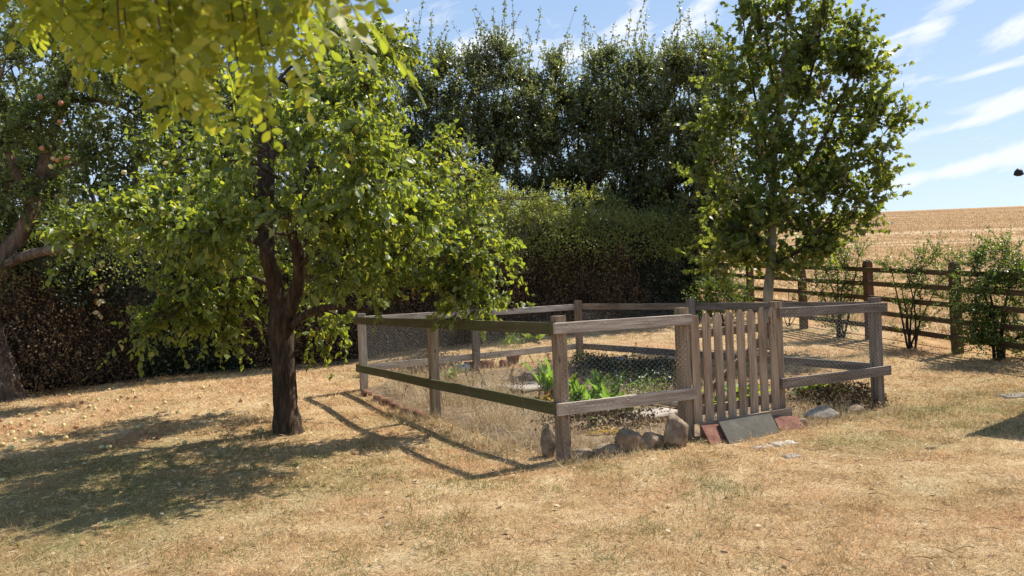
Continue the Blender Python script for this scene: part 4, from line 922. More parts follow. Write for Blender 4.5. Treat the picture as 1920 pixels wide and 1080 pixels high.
def clear_trunk(p):          # bare stretches of the trunk stay free of leaves in front
    u = p[:, 0] / p[:, 1] * F; v = (EYE - p[:, 2]) / p[:, 1] * F
    a = P(499, 300, Y0); b = P(545, 640, Y0); k = np.ones(len(p), bool)
    for (q0, q1, w) in (((499, 225), (500, 345), 34), ((522, 590), (500, 450), 40), ((535, 620), (560, 440), 26), ((532, 800), (530, 560), 44), ((560, 598), (612, 578), 17), ((612, 578), (690, 580), 13)):
        A_ = np.array(derol(*q0)); B_ = np.array(derol(*q1)); d = B_ - A_; t = np.clip(((u - A_[0]) * d[0] + (v - A_[1]) * d[1]) / (d @ d), 0, 1)
        dist = np.hypot(u - A_[0] - t * d[0], v - A_[1] - t * d[1]); k &= ~((dist < w) & (p[:, 1] < Y0 + .2) & (rng.random(len(p)) < .95))
    return k
hang_leaves(mt, T_OVATE, M['apple_leaf'], (pos, ax, nr, sz), 290, key='broad_leaf', clear=clear_trunk); branches(mt, tb, bb, M['twig'])

# ------------------------------------------------------------------ old apple tree at the left edge
b2 = G(8, 748); at = thing('apple_tree', b2, 'old leaning apple tree with grey bark at the left edge of the photo', 'tree'); Y2 = b2.y
a1 = limb('trunk', [P(12, 758, Y2), P(8, 715, Y2), P(-8, 660, Y2), P(-25, 600, Y2), P(-25, 540, Y2), P(-5, 495, Y2)], [.27, .20, .18, .19, .20, .19], M['bark_old'], at, 40, 24, .2, 40)
a2 = limb('bough', [P(-12, 520, Y2), P(10, 478, Y2), P(38, 440, Y2 + .1), P(55, 400, Y2 + .1), P(72, 350, Y2 + .2), P(88, 290, Y2 + .3), P(110, 200, Y2 + .4), P(150, 100, Y2 + .5)], [.17, .14, .12, .10, .09, .075, .05, .025], M['bark_old'], at, 36, 16, .18, 44)
a3 = limb('bough', [P(5, 500, Y2 - .02), P(40, 482, Y2 - .15), P(90, 470, Y2 - .3), P(135, 466, Y2 - .4), P(158, 455, Y2 - .45)], [.085, .075, .062, .058, .04], M['bark_old'], at, 24, 14, .16, 48)
a4 = limb('bough', [P(88, 290, Y2 + .3), P(120, 200, Y2 + .2), P(150, 185, Y2 + .1), P(230, 200, Y2), P(300, 260, Y2 - .1)], [.05, .055, .045, .03, .015], M['bark_old'], at, 22, 10, .16, 50)
a5 = limb('bough', [P(70, 350, Y2 + .2), P(130, 310, Y2 + .3), P(200, 300, Y2 + .2), P(280, 340, Y2)], [.05, .035, .025, .012], M['bark_old'], at, 18, 9, .16, 52)
a6 = limb('bough', [P(60, 380, Y2 + .1), P(20, 300, Y2 - .1), P(-10, 200, Y2 - .2), P(10, 110, Y2 - .3)], [.06, .045, .03, .015], M['bark_old'], at, 18, 9, .16, 54)
nodes = np.concatenate([a2[12:], a3[10:], a4, a5, a6])
ac = [C(px, py, dy, r, 1, 1, Y2) for px, py, dy, r in [(30,110,0,70),(100,90,.3,70),(170,100,.5,70),(240,110,.3,70),(310,150,.2,70),(380,180,.3,70),(20,190,-.3,70),(90,180,-.4,60),(170,190,.2,70),(240,210,-.2,65),(310,240,0,65),(380,260,.2,60),
      (20,270,-.2,70),(100,270,.5,60),(180,270,-.1,60),(250,300,0,60),(20,350,-.2,60),(100,370,.4,50),(170,350,-.2,60),(240,380,.2,55),(20,420,.3,45),(320,330,.2,60),(400,340,.5,60),(-50,150,0,80),(-50,260,0,80),(-50,360,0,70),
      (60,20,.2,70),(160,20,.3,70),(260,30,.4,70),(350,60,.4,70),(440,90,.7,70),(440,180,.7,70),(120,430,.2,35),(180,440,.1,30),(130,150,-.6,50),(60,230,-.6,50),(200,150,-.5,50),(200,400,.3,40)]]
pos, ax, nr, sz, tb, bb = crown(ac, nodes, 8, 56, (.22, .5), 15, (.050, .085), .3, .7, .15, .2, .011, .0025, .7)
hang_leaves(at, T_OVATE, M['far_leaf'], (pos, ax, nr, sz), 0); branches(at, tb, bb, M['twig'])
HL_ = ['upper red apple of the pair below the topmost bough of the old tree', 'lower red apple of the pair below the topmost bough of the old tree', 'single red apple above the cluster in the old apple tree', 'yellow apple leftmost in the low cluster', 'red apple in the middle of the low cluster', 'red apple rightmost in the low cluster', 'small red apple highest in the old tree but one', 'topmost yellowish apple of the old tree', 'yellow apple hanging under the low cluster', 'yellow apple far right in the old tree crown', 'lowest yellow apple at the right of the old tree crown']
for ai, (px, py, k) in enumerate(((113,193,1),(112,228,1),(78,278,1),(100,297,0),(108,300,1),(125,296,1),(74,182,1),(82,55,0),(95,312,0),(215,380,0),(232,323,0))):
    p = P(px, py, Y2 - 1.0); apple(p, 'apple_red' if k else 'apple_yellow', .036, HL_[ai], 'apples on the old apple tree', 'hanging_apple')

# ------------------------------------------------------------------ young maple behind the gate
bm_ = G(1440, 606); mp = thing('maple_tree', (4.55, 13.4, float(tz(4.55, 13.4))), 'young maple with pale slender trunk rising behind the picket gate', 'tree'); Y3 = 13.4
gz = P(1440, 612, Y3)
t1 = limb('trunk', [Vector((P(1440, 600, Y3).x, Y3, mp.location.z - .1)), P(1440, 560, Y3), P(1446, 480, Y3), P(1448, 400, Y3), P(1452, 300, Y3), P(1462, 200, Y3), P(1472, 80, Y3), P(1480, -60, Y3)], [.10, .085, .075, .065, .052, .04, .026, .012], M['bark_maple'], mp, 50, 14, .05, 60)
ml = [t1[18:]]
for i, q in enumerate([[(1450,495),(1490,475),(1530,440),(1570,380),(1600,300)], [(1448,440),(1420,390),(1385,330),(1370,250),(1365,150)], [(1450,380),(1500,330),(1550,250),(1590,150),(1610,60)], [(1450,330),(1430,250),(1410,150),(1395,50),(1390,-40)],
                       [(1455,280),(1500,200),(1530,100),(1545,0),(1550,-60)], [(1450,400),(1520,370),(1590,320),(1650,260),(1680,220)], [(1449,460),(1410,440),(1370,420),(1340,390)], [(1460,200),(1440,100),(1435,0),(1430,-70)]]):
    dd = [(.0), .15, .35, .5, .55]; sg = 1 if i % 2 else -1
    ml.append(limb('bough', [P(x, y, Y3 + sg * dd[j]) for j, (x, y) in enumerate(q)], np.linspace(.032, .008, len(q)), M['bark_bg'], mp, 20, 7, .06, 61 + i))
nodes = np.concatenate(ml)
mc3 = [C(px, py, dy, r, .9, 1, Y3) for px, py, dy, r in [(1400,30,.2,38),(1395,90,.3,42),(1420,150,.2,48),(1370,150,.3,40),(1480,30,0,44),(1520,-10,0,40),(1545,40,-.2,42),(1500,110,.1,48),(1560,110,-.3,40),(1600,60,-.4,26),(1610,100,-.4,22),
      (1380,230,.3,55),(1440,230,0,52),(1520,190,.1,50),(1350,300,.4,55),(1420,310,-.3,58),(1480,290,.2,52),(1560,210,-.3,44),(1610,150,-.4,28),(1630,200,-.4,36),(1660,235,-.5,36),(1610,270,-.4,44),(1650,300,-.5,40),(1560,300,-.2,46),
      (1350,380,.4,50),(1400,390,.2,55),(1460,370,-.3,50),(1520,370,0,52),(1580,360,-.3,48),(1630,355,-.4,32),(1560,430,-.2,42),(1510,440,-.1,42),(1400,450,.2,42),(1350,440,.4,36),(1560,470,-.1,24),(1590,420,-.2,30),(1455,440,.4,36),(1470,160,.5,50),(1400,-30,.2,45),(1470,-40,.2,45),(1410,480,-.2,24),(1500,480,.1,22),(1330,230,.6,40),(1325,330,.6,40), (1635,130,-.4,16)]]
ext = []
for c_ in list(mc3):
    j_ = mc3[random.randrange(len(mc3))]; d_ = np.linalg.norm(np.array(c_[0]) - np.array(j_[0]))
    if d_ < 2.0: ext.append((list((np.array(c_[0]) + np.array(j_[0])) / 2 + rng.normal(size=3) * .15), c_[1], .6))
mc3 += ext + [C(px, py, dy, 46, .9, .8, Y3) for px, py, dy in ((1440,200,-.5),(1450,270,-.6),(1440,340,-.6),(1470,410,-.5),(1420,420,-.5),(1500,300,-.6),(1540,260,.3),(1540,340,.4),(1370,190,.2),(1450,110,-.3),(1420,60,0),(1500,150,-.3))] + [C(px, py, dy, 34, 1, .7, Y3) for px, py, dy in ((1400,485,-.2),(1445,500,.3),(1500,500,-.1),(1375,470,.2),(1530,480,.1),(1345,500,.3))]
pos, ax, nr, sz, tb, bb = crown(mc3, nodes, 7, 23, (.3, .65), 12, (.065, .120), .75, .5, .05, .55, .010, .003, .5)
hang_leaves(mp, T_MAPLE, M['maple_leaf'], (pos, ax, nr, sz), 290, key='maple_leaf'); branches(mp, tb, bb, M['twig'])
def keys():      # hanging bunches of winged seeds
    c = np.array([P(px, py, Y3 - .6) for px, py in ((1375,295),(1425,290),(1460,60),(1545,165),(1580,330),(1640,270),(1400,205),(1380,370),(1600,390),(1510,230),(1365,340),(1475,230),(1335,300),(1440,350))])
    j = np.repeat(np.arange(len(c)), 16); q = c[j] + rng.normal(size=(len(j), 3)) * [.05, .05, .09]
    V, Fc, r = scatter(T_SMALL, q, rand_unit(len(q)) * .5 + [0, 0, -1], rand_unit(len(q)), rng.uniform(.04, .06, len(q)), rng.random(len(q)))
    obj('seed_keys', mesh_np('seed_keys', V, Fc, M['litter'], False, r), mp, kind='stuff')
keys()

# ------------------------------------------------------------------ trees behind the hedge
def back_tree(px0, Y, cl, label, name='plum_tree', leaf=(.06, .10), grp='tall trees behind the hedge', stems=5, tw=100, lpt=20):
    xb = derol(px0, 520)[0] / F * Y; zb = float(tz(xb, Y)); t = thing(name, (xb, Y, zb), label, 'tree', grp)
    fx = [c[0] for c in cl]; cl = list(cl) + [(random.uniform(min(fx) - 15, max(fx) + 15), random.uniform(190, 440), random.uniform(-.5, .7), random.uniform(42, 62)) for _ in range(10)] + [(random.uniform(min(fx) - 25, max(fx) + 25), random.uniform(345, 440), random.uniform(-.2, .9), random.uniform(40, 55)) for _ in range(6)]
    cls = [C(px, py + 26, dy, r * 1.25, .95, .9, Y) for px, py, dy, r in cl]; nd = []
    order = sorted(range(len(cls)), key=lambda i: -cls[i][0][2])[:stems]
    for i in order:
        c = Vector(cls[i][0]); b_ = Vector((xb + random.uniform(-.3, .3), Y + random.uniform(-.3, .3), zb - .1)); m1_ = b_.lerp(c, .35) + Vector((random.uniform(-.2, .2), random.uniform(-.2, .2), .3)); m2_ = b_.lerp(c, .7) + Vector((random.uniform(-.2, .2), random.uniform(-.2, .2), .2))
        nd.append(limb('trunk', [b_, m1_, m2_, c], [.065, .048, .032, .014], M['bark_bg'], t, 18, 7, .08, i))
    pos, ax, nr, sz, tb, bb = crown(cls, np.concatenate(nd), 7, tw, (.35, .75), lpt, leaf, 1.0, .6, .0, .0, .014, .0045, .5)
    # long upright shoots above the crown
    tops = [c for c in cls if c[3 - 1] and c[0][2] > np.percentile([k[0][2] for k in cls], 55)]
    n = 7 * len(tops); st = np.array([tops[i % len(tops)][0] for i in range(n)]) + rng.normal(size=(n, 3)) * [.45, .4, .3] + [0, 0, .2]
    d = unit(np.array([0, 0, 1.0]) + rng.normal(size=(n, 3)) * [.32, .3, 0]); L_ = rng.uniform(.6, 1.35, n)[:, None]; en = st + d * L_
    w = np.linspace(0, 1, 4)[None, :, None]; tp = st[:, None] * (1 - w) + en[:, None] * w
    k = 30; lt = rng.uniform(.0, 1, (n, k, 1)); lp = (st[:, None] * (1 - lt) + en[:, None] * lt).reshape(-1, 3) + rng.normal(size=(n * k, 3)) * .02
    la = unit(np.repeat(d, k, 0) * .5 + rand_unit(n * k)); ln = unit(rand_unit(n * k) + [0, 0, .6]); ls = rng.uniform(leaf[0], leaf[1], n * k)
    sh = tubes(tp, np.tile(np.linspace(.008, .003, 4), (n, 1)), 3)
    V, Fc, r = join([tb, sh])
    hang_leaves(t, T_SMALL, M['bg_leaf'], (np.concatenate([pos, lp]), np.concatenate([ax, la]), np.concatenate([nr, ln]), np.concatenate([sz, ls])), 0)
    branches(t, (V, Fc, r), bb, M['bark_bg'])
back_tree(800, 19.5, [(770,170,.3,48),(830,150,0,50),(800,230,0,55),(750,260,.4,50),(850,240,-.4,50),(800,310,.2,50),(860,310,.2,50),(740,330,.5,50),(760,110,.2,25),(860,190,.3,45),(820,100,.0,30)], 'dark small leaved tree behind the hedge, leftmost beside the broad leaved fruit tree')
back_tree(930, 20.0, [(900,140,0,50),(950,120,.2,50),(930,200,-.2,60),(990,190,0,55),(880,230,.2,50),(950,270,-.3,60),(1010,270,.1,55),(900,320,.1,55),(980,340,-.2,50),(940,80,.0,28),(1000,140,.2,40),(900,110,.2,30)], 'dark tree with the tallest upright shoots behind the middle of the hedge')
back_tree(1080, 20.5, [(1050,170,.1,50),(1040,130,.1,35),(1100,210,0,55),(1060,250,-.3,60),(1120,280,0,55),(1060,330,0,60),(1130,350,0,50),(1090,160,.3,35),(1020,330,-.2,50),(1130,200,.3,40)], 'dark tree under the white cloud, in the dip of the tree line')
back_tree(1200, 20.0, [(1150,140,0,50),(1200,150,.2,55),(1180,220,-.2,60),(1240,180,0,55),(1230,260,-.1,60),(1160,290,0,55),(1210,330,.3,45),(1140,100,.1,28),(1260,120,.2,40),(1190,110,0,35)], 'bushy grey green tree right of the cloud dip')
back_tree(1310, 19.2, [(1290,140,0,50),(1340,140,.2,50),(1320,210,0,58),(1270,220,.3,50),(1370,220,.2,55),(1300,290,-.1,58),(1360,300,.2,52),(1330,100,.1,40),(1260,90,0,28),(1320,370,-.2,50),(1370,380,.2,45),(1290,370,.2,45),(1330,440,-.2,45),(1370,450,.1,38),(1320,500,-.3,38),(1255,330,.2,50)], 'dark tree behind the hedge end, mingling with the young maple')
back_tree(620, 19.5, [(600,150,0,60),(660,150,.2,60),(700,240,0,60),(600,250,0,60),(650,340,0,60),(560,330,0,60),(710,330,0,55),(560,160,0,60)], 'dark tree mostly hidden behind the broad leaved fruit tree', stems=4)
back_tree(250, 16.5, [(120,150,0,90),(250,150,.2,90),(380,160,0,90),(100,60,0,90),(250,60,0,90),(400,60,0,90),(480,200,0,80),(150,270,0,90),(300,280,0,90),(450,300,0,90),(20,100,0,90),(20,240,0,90),(520,80,0,80),(-60,160,0,90),(500,380,0,70)], 'dark tree behind the old apple tree', stems=5, tw=110)

# ------------------------------------------------------------------ hedge
hd = thing('hedge', (-3.1, 14.0, float(tz(-3.1, 14.0))), 'tall overgrown hedge, brown dead twigs below and green creeper on top, behind the plot', 'hedge')
HP = np.array([(-15.5, 6.0), (-10.5, 9.5), (-7.5, 11.6), (-5.9, 12.75), (-3.13, 13.9), (.42, 16.5), (4.75, 18.9)]); HT = np.array([2.9, 2.9, 2.8, 2.7, 2.75, 2.95, 2.55])
seg = np.linalg.norm(np.diff(HP, axis=0), axis=1); cum = np.concatenate([[0], np.cumsum(seg)]); HL = cum[-1]
def hp(s):
    x = np.interp(s, cum, HP[:, 0]); y = np.interp(s, cum, HP[:, 1]); h = np.interp(s, cum, HT)
    e = .3; dx = np.interp(s + e, cum, HP[:, 0]) - np.interp(s - e, cum, HP[:, 0]); dy = np.interp(s + e, cum, HP[:, 1]) - np.interp(s - e, cum, HP[:, 1])
    l = np.hypot(dx, dy); return x, y, h, dy / l, -dx / l     # outward (towards the lawn) normal
ss = np.linspace(0, HL, 150); px_, py_, hh, nx_, ny_ = hp(ss); V = []
secs = [(-.15, -.1), (-.12, .3), (-.05, 1.0), (-.10, 1.8), (-.25, 2.3), (-.6, 2.55), (-1.1, 2.5), (-1.5, 2.0), (-1.5, -.1)]
for (o_, z_) in secs:
    k = hh / 2.75; w = (fbm(ss, np.full_like(ss, z_ * 2), 1.6, 5) - .5) * .45 - .06
    V.append(np.stack([px_ + nx_ * (o_ - .12 + w), py_ + ny_ * (o_ - .12 + w), tz(px_, py_) + z_ * k], -1))
V = np.stack(V, 1); idx = np.arange(V.shape[0] * V.shape[1]).reshape(V.shape[0], V.shape[1]); nx2 = np.roll(idx, -1, 1)
Q = np.stack([idx[:-1], nx2[:-1], nx2[1:], idx[1:]], -1).reshape(-1, 4)
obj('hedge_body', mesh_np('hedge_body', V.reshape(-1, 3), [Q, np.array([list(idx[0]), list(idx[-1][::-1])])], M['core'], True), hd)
def hedge_face(n, zlo, zhi, depth=.22):
    s = rng.uniform(0, HL - .05, n); x, y, h, nx, ny = hp(s); f = rng.uniform(zlo, zhi, n); z = f * h
    lump = (fbm(s, z, 1.1, 33) - .5) * .8 + (fbm(s, z, 4.5, 35) - .5) * .25 + np.clip((fbm(s, z, 2.6, 37) - .45) * 1.2, 0, .25) * (f > .55) + np.where(f > .85, -(f - .85) * 1.6, 0)
    o_ = lump - rng.random(n) ** 1.5 * depth + .10
    return s, f, np.stack([x + nx * o_, y + ny * o_, tz(x, y) + z], -1), np.stack([nx, ny, np.full(n, .35)], -1)
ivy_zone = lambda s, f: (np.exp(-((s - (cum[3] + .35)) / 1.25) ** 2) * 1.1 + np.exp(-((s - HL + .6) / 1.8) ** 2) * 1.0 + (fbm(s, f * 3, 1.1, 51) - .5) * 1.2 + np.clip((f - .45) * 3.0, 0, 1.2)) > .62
s, f, p_, n_ = hedge_face(62000, 0, 1.0); iv = ivy_zone(s, f)
def put(name, mask, size, mat, T=T_SMALL, spread=.9, pts=p_, nrm=n_):
    q = pts[mask]; m = len(q); V, Fc, r = scatter(T, q, rand_unit(m) + [0, 0, -.35], unit(nrm[mask] + rand_unit(m) * spread), rng.uniform(*size, m), rng.random(m))
    obj(name, mesh_np(name, V, Fc, mat, False, r), hd, kind='stuff')
dead = ~iv
low = f < .66
put('dead_leaves', dead & low, (.03, .065), M['dead_leaf']); put('dead_leaves', dead & ~low & (rng.random(len(f)) < .45), (.03, .06), M['dead_leaf'])
left_ = s < cum[4] + .8
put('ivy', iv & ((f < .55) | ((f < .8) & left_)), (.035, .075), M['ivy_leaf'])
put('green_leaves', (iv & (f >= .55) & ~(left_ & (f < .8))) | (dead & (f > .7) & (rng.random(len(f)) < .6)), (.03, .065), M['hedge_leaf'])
# dead upright twigs on the brown stretches
n = 6500; s2, f2, q2, nn2 = hedge_face(n, 0, .8, .1); k = ~ivy_zone(s2, f2); q2 = q2[k]; m = len(q2)
e2_ = q2 + unit(np.array([0, 0, 1.3]) + rand_unit(m) * .7) * rng.uniform(.12, .4, (m, 1)); v_, f_, r_ = tubes(np.stack([q2, .5 * (q2 + e2_) + rand_unit(m) * .02, e2_], 1), np.tile([.004, .003, .0015], (m, 1)), 3)
obj('dead_twigs', mesh_np('dead_twigs', v_, f_, M['dead_leaf'], False, r_), hd, kind='stuff')
# green growth on the top: mounds and shoots
n = 46000; s3 = rng.uniform(0, HL, n); x, y, h, nx, ny = hp(s3); o_ = rng.uniform(-1.2, .42, n); mound = np.clip(fbm(s3, o_, 1.0, 71) * 1.5 - .35, 0, 1)
z = h * (1 - .08 * (np.abs(o_ + .5) / .6) ** 2) * .92 - np.clip(o_, 0, 1) * 1.1 - .10 * rng.random(n) + rng.random(n) ** 1.2 * (.12 + .75 * mound)
q = np.stack([x + nx * o_, y + ny * o_, tz(x, y) + z], -1); u = np.ones(n, bool)
put('creeper', u, (.035, .07), M['hedge_leaf'], T_SMALL, .9, q, np.tile([0, -.3, .8], (n, 1)))
# hanging creeper trails
n = 420; s4 = rng.uniform(cum[3], HL, n); x, y, h, nx, ny = hp(s4); k = 26; L4 = rng.uniform(.3, 1.7, n); t4 = rng.random((n, k))
q = np.stack([(x + nx * .16)[:, None] + rng.normal(size=(n, k)) * .05, (y + ny * .16)[:, None] + rng.normal(size=(n, k)) * .05, (tz(x, y) + h * .97)[:, None] - t4 * L4[:, None]], -1).reshape(-1, 3)
put('creeper', np.ones(n * k, bool), (.03, .07), M['hedge_leaf'], T_SMALL, .8, q, np.repeat(np.stack([nx, ny, np.full(n, .4)], -1), k, 0))
# pale ivy trail on the dark stretch
tr_ = np.array([P(x_, y_, 12.3) for x_, y_ in [(184, 492), (176, 505), (190, 530), (182, 542), (186, 560), (186, 592)]]); q = np.repeat(tr_, 4, 0) + rng.normal(size=(24, 3)) * .03
V, Fc, r = scatter(T_OVATE, q, rand_unit(24) + [0, 0, -1], np.tile([.3, -1, .4], (24, 1)) + rng.normal(size=(24, 3)) * .3, rng.uniform(.08, .13, 24), rng.random(24))
obj('pale_trail', mesh_np('pale_trail', V, Fc, M['straw'], False, r), hd, kind='stuff', label='trail of yellowed ivy leaves')

# bright bush on the hedge top beside the main tree
def bush(name, p, cl, label, leaf, mat, size, tw=30, lpt=14, base=None, grp=None, up=.5, T=T_SMALL, stemr=.03, nst=4, cat='bush', tl=(.2, .45)):
    t = thing(name, p, label, cat, grp); nd = []
    for c in cl[:nst]:
        c_ = Vector(c[0]); b_ = Vector(p) + Vector((random.uniform(-.08, .08), random.uniform(-.08, .08), -.05)); nd.append(limb('stem', [b_, b_.lerp(c_, .5) + Vector((random.uniform(-.06, .06), random.uniform(-.06, .06), .05)), c_], [stemr, stemr * .7, stemr * .35], M['bark_bg'], t, 12, 6, .08))
    pos, ax, nr, sz, tb, bb = crown(cl, np.concatenate(nd), 6, tw, tl, lpt, size, up, .7, .05, .1, .007, .002, .5)
    hang_leaves(t, T, mat, (pos, ax, nr, sz), 0); branches(t, tb, bb, M['twig']); return t
bx = P(900, 560, 15.6); bush('overgrown_bush', (bx.x, 15.9, float(tz(bx.x, 15.9))), [C(870, 330, 0, 50, 1, 1, 15.4), C(920, 350, 0, 45, 1, 1, 15.4), C(850, 380, 0, 50, 1, 1, 15.3), C(900, 400, -.1, 50, 1, 1, 15.3), C(960, 380, .1, 40, 1, 1, 15.6), C(860, 290, .1, 34, 1, .8, 15.4), C(800, 330, 0, 50, 1, 1, 15.4),C(1000, 390, .1, 36, 1, 1, 16.2),C(1050, 380, .1, 32, 1, 1, 16.6),C(1100,375,.1,26,1,.8,16.8)], 'sunlit yellow green bush growing out of the hedge top beside the fruit tree', 'hedge', M['bush_leaf'], (.035, .06), 50, 17, tl=(.2, .5))

# ------------------------------------------------------------------ paddock fence and shrubs along it
pf = thing('paddock_fence', (7.02, 12.2, float(tz(7.02, 12.2))), 'brown five-rail timber fence with round topped posts along the stubble field', 'fence')
fd = np.array([-.245, 1.0]) * 1.95; fp = [np.array([7.02, 12.2]) + fd * i for i in range(-2, 6)]; fn = np.array([1.0, .245]) / math.hypot(1, .245)
for i, p in enumerate(fp):
    z = float(tz(*p)); rd = i in (4 - 0, 5, 3); tp_ = z + (1.47 if i != 4 else 1.28)
    board('post', v3(p, z - .2), v3(p, tp_), (fn[0], fn[1], 0), .135, .12, M['wood_far_red' if i in (3, 5) else 'wood_far'], pf, .003, 6, 'round')
for i in range(len(fp) - 1):
    for h_ in (.26, .52, .775, 1.03, 1.285):
        a = fp[i] + fd * .003; b = fp[i + 1] - fd * .003; za, zb = float(tz(*a)) + h_ + random.uniform(-.01, .01), float(tz(*b)) + h_ + random.uniform(-.01, .01)
        board('rail', v3(a - fn * .08, za), v3(b - fn * .08, zb), (0, 0, 1), .085, .036, M['wood_far'], pf, .003, 10)
def shrub_at(px, Y, cl, label, **k):
    x = derol(px, 600)[0] / F * Y; bush('hawthorn_shrub', (x, Y, float(tz(x, Y))), [C(a, b, c, d, 1, (e[0] if e else 1), Y) for a, b, c, d, *e in cl], label, None, M['shrub_leaf'], (.03, .05), grp='hawthorn shrubs along the paddock fence', cat='shrub', **k)
shrub_at(1870, 11.4, [(1850,520,0,50),(1900,510,0,55),(1840,570,0,45),(1890,580,0,55),(1860,620,0,42),(1910,630,0,45),(1825,500,.2,30,.6),(1935,560,0,60),(1885,485,.1,38,.7),(1815,540,.2,30,.6),(1840,640,0,28),(1900,540,-.3,50),(1950,620,0,50)], 'dense dark green hawthorn shrub against the fence at the right edge', tw=80, lpt=16, nst=7)
shrub_at(1706, 12.9, [(1700,510,0,26,.8),(1730,500,0,24,1),(1690,540,0,26,.6),(1725,560,0,24,.6),(1700,585,.0,22,.5),(1760,530,.1,30,.8),(1670,500,0,22,.5),(1735,600,0,20,.4),(1705,620,0,16,.4),(1780,495,.1,24,.6),(1750,475,.1,16,.5),(1775,560,0,20,.5)], 'thin hawthorn sapling between the two nearest round topped posts', tw=40, lpt=14, nst=7, stemr=.02)
shrub_at(1575, 14.6, [(1550,510,0,34),(1590,500,0,34),(1620,520,0,26),(1540,545,0,28,.8),(1590,545,0,26,.7),(1570,480,.1,22),(1610,480,.1,20,.7),(1530,500,0,26,.8),(1560,575,0,20,.5),(1610,560,0,20,.5),(1580,590,0,18,.8)], 'leafy hawthorn shrub behind the fence right of the maple trunk', tw=40, lpt=14, nst=7, stemr=.02)
shrub_at(1350, 17.2, [(1340,545,0,26),(1370,570,0,26),(1335,580,0,26),(1390,585,0,20),(1365,540,0,18,.7),(1320,560,0,24),(1400,545,.1,14,.4)], 'low dark hawthorn shrub where the hedge meets the fence', tw=80, lpt=16, nst=5, stemr=.02)
shrub_at(1575, 15.2, [(1560,590,0,20,1),(1590,600,0,20,1),(1570,608,0,18,1)], 'low green bramble at the foot of the fence behind the wire', tw=24, lpt=12, nst=3, stemr=.01)
shrub_at(1480, 16.6, [(1480,530,0,16,.4),(1490,560,0,14,.4),(1470,585,0,12,.3),(1510,545,0,14,.3)], 'sparse thin hawthorn sapling just right of the maple trunk', tw=22, lpt=10, nst=4, stemr=.012)

# ------------------------------------------------------------------ shed whose roof corner throws the shadow on the right
H_ = 2.45; tipx, tipy = 4.13 + .627 * H_, 7.07 + .422 * H_
sh = thing('garden_shed', (tipx + .8, tipy - .6, 0), 'shed just outside the right edge, only its black gutter end in view', 'shed')
ea = np.array([.79, .61]); ea = ea / np.linalg.norm(ea); eb = np.array([.61, -.79])
def sxy(a, b): return np.array([tipx, tipy]) + ea * a + eb * b
def boxpoly(name, pts, z0, z1, mat):
    V = [(*p, z) for z in (z0, z1) for p in pts]; obj(name, mesh_np(name, V, [np.array([(3, 2, 1, 0), (4, 5, 6, 7), (0, 1, 5, 4), (1, 2, 6, 5), (2, 3, 7, 6), (3, 0, 4, 7)])], mat), sh)
boxpoly('roof', [sxy(0, 0), sxy(3.2, 0), sxy(3.2, 2.8), sxy(0, 2.8)], H_ - .06, H_ + .02, M['felt'])
boxpoly('wall', [sxy(.25, .25), sxy(2.95, .25), sxy(2.95, 2.55), sxy(.25, 2.55)], -.1, H_ - .063, M['shed_wall'])
limb('gutter', [v3(sxy(-.04, .03), H_ + .0), v3(sxy(.3, .03), H_), v3(sxy(3.0, .03), H_)], [.045, .045, .045], M['black'], sh, 20, 10, .0)

fit = thing('wall_bracket', v3(sxy(.0, .03), H_), 'small black fitting on a thin arm poking in at the right edge of the sky', 'bracket')
limb('arm', [v3(sxy(.02, .02), H_ - .02), v3(sxy(-.4, .02), H_ + .0), v3(sxy(-.80, .02), H_ + .0)], [.007, .007, .007], M['black'], fit, 10, 6, 0)
limb('cap', [v3(sxy(-.80, .02), H_ + .045), v3(sxy(-.80, .02), H_ + .02), v3(sxy(-.80, .02), H_ - .015), v3(sxy(-.80, .02), H_ - .03)], [.012, .035, .045, .02], M['black'], fit, 10, 12, 0)

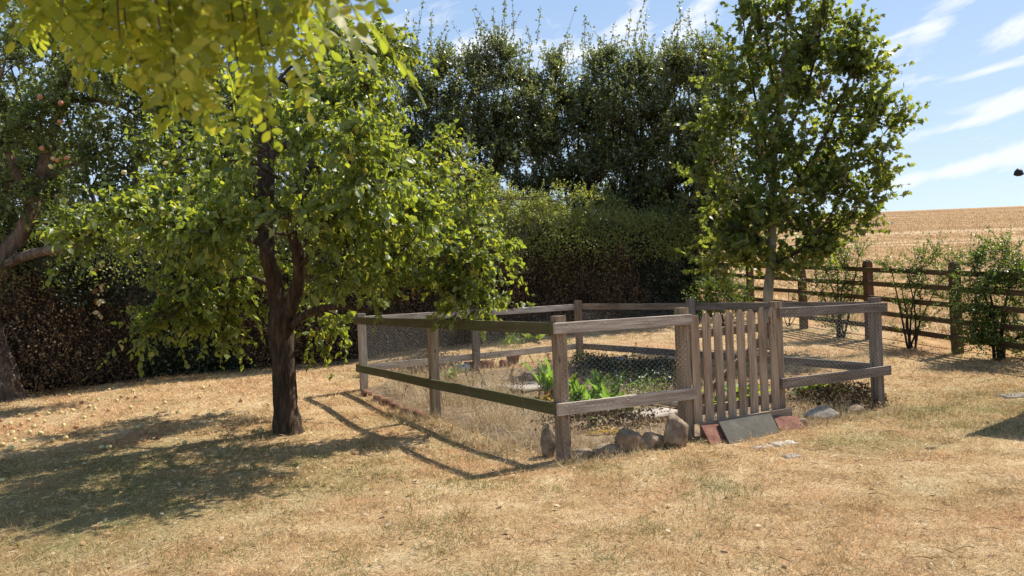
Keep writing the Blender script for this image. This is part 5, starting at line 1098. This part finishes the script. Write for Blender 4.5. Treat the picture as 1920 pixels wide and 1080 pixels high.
# ------------------------------------------------------------------ robinia spray hanging in front of the lens
rb = thing('robinia_tree', (-2.6, -1.2, 0), 'yellow green robinia whose drooping sprays fill the top left corner', 'tree')
r1 = limb('trunk', [(-2.6, -1.2, -.1), (-2.55, -1.1, 1.2), (-2.4, -.8, 2.4), (-2.1, -.2, 3.1)], [.16, .13, .11, .07], M['bark_old'], rb, 26, 14, .12)
r2 = limb('bough', [(-2.2, -.4, 2.95), (-1.6, .6, 3.15), (-1.0, 1.4, 3.05), (-.55, 1.9, 2.85)], [.06, .045, .03, .015], M['bark_old'], rb, 20, 10, .1)
r3 = limb('bough', [(-2.1, -.2, 3.1), (-1.9, .8, 3.1), (-1.5, 1.8, 2.8), (-1.2, 2.3, 2.6)], [.05, .035, .025, .012], M['bark_old'], rb, 20, 10, .1)
rn = np.concatenate([r2, r3])
def compound(seed, npair, L_, lf):
    rg = np.random.default_rng(seed); P_, A_, N_, S_ = [], [], [], []
    for i in range(npair):
        t = .18 + .78 * i / npair
        for sd_ in (-1, 1):
            P_.append((sd_ * .002, t * L_, -.25 * L_ * t * t)); A_.append((sd_ * (1.0), .45 + .3 * t, -.25 + rg.normal() * .18)); N_.append((rg.normal() * .25, rg.normal() * .25, 1)); S_.append(lf * rg.uniform(.8, 1.1) * (1 - .25 * abs(t - .5)))
    P_.append((0, L_, -.25 * L_)); A_.append((0, 1, -.5)); N_.append((rg.normal() * .2, 0, 1)); S_.append(lf)
    k = 9; out = [(0, 0, 0)] + [(-.31 * math.sin(math.pi * q) ** .75, q, .03 * math.sin(math.pi * q)) for q in (.12, .3, .5, .7, .88)] + [(0, 1, -.02)] + [(.31 * math.sin(math.pi * q) ** .75, q, .03 * math.sin(math.pi * q)) for q in (.88, .7, .5, .3, .12)]
    T = (np.array(out), [np.array([(0, 6, 5, 4, 3, 2, 1), (0, 11, 10, 9, 8, 7, 6)])])
    n_ = len(P_); lv = scatter(T, np.array(P_), np.array(A_), np.array(N_), np.array(S_), rg.random(n_) * .6)
    w = np.linspace(0, 1, 6); rp = np.stack([w * 0, w * L_, -.25 * L_ * w * w], -1)[None]; rt = tubes(rp, np.full((1, 6), .0011), 3)
    V, Fc, r = join([lv, (rt[0], rt[1], np.full(len(rt[0]), .95))]); return mesh_np('leaf', V, Fc, M['robinia_leaf'], False, r)
CL = [compound(i, np_, l, lf * .84) for i, (np_, l, lf) in enumerate([(6, .17, .040), (7, .19, .038), (5, .14, .042), (8, .21, .036), (6, .16, .044)])]
ends = [(20,60),(70,55),(125,120),(150,90),(190,130),(235,120),(265,175),(290,200),(330,235),(365,232),(400,215),(445,190),(490,165),(520,130),(560,140),(600,110),(635,75),(660,15),(300,130),(350,150),(410,130),(460,110),(500,70),(200,60),(580,50),(340,70),(450,40),(110,20),(260,40),(390,50),(530,30),(620,20),(60,-10),(30,60),(80,80),(225,150),(300,190),(430,170),(545,110),(610,70),(160,0),(300,0),(240,90),(380,100),(560,80),(430,80),(320,180)]
nleaf = 0; tws = []
for i, (ex, ey) in enumerate(ends):
    Yq = random.uniform(1.35, 2.15) * (1.0 if ey > 60 else .95); E_ = np.array(P(ex, ey - 70, Yq)); S0 = rn[np.argmin(np.linalg.norm((rn - E_) * [1, 1, .4], axis=1))]
    Mid = np.array([E_[0] * .75 + S0[0] * .25, E_[1], max(S0[2], E_[2]) * .55 + E_[2] * .45 + .1]); w = np.linspace(0, 1, 8)[:, None]
    cp = (1 - w) ** 2 * S0 + 2 * w * (1 - w) * Mid + w * w * E_; tws.append(cp)
    for j in range(11):
        t = 1 - j * .05 - random.uniform(0, .03); q = (1 - t) ** 2 * S0 + 2 * t * (1 - t) * Mid + t * t * E_
        d = Vector((random.uniform(-1, 1) * 1.1 + .1, random.uniform(-1, .8) * .9, -.25 - random.random() * .7)).normalized()
        nrm = Vector((random.uniform(-.7, .7), random.uniform(-1, .2), .9)).normalized(); s_ = d.cross(nrm).normalized(); n_ = s_.cross(d)
        m = Matrix((s_, d, n_)).transposed().to_4x4(); m.translation = Vector(q)
        o = bpy.data.objects.new('leaf', CL[nleaf % 5]); link(o, rb); o.matrix_basis = m @ Matrix.Scale(random.uniform(.8, 1.15), 4); nleaf += 1
v_, f_, r_ = tubes(np.array(tws), np.tile(np.linspace(.006, .0015, 8), (len(tws), 1)), 5)
obj('twigs', mesh_np('twigs', v_, f_, M['twig'], True, r_), rb, kind='stuff')

print('TRIS', sum(len(m.polygons)*2 for m in bpy.data.meshes))
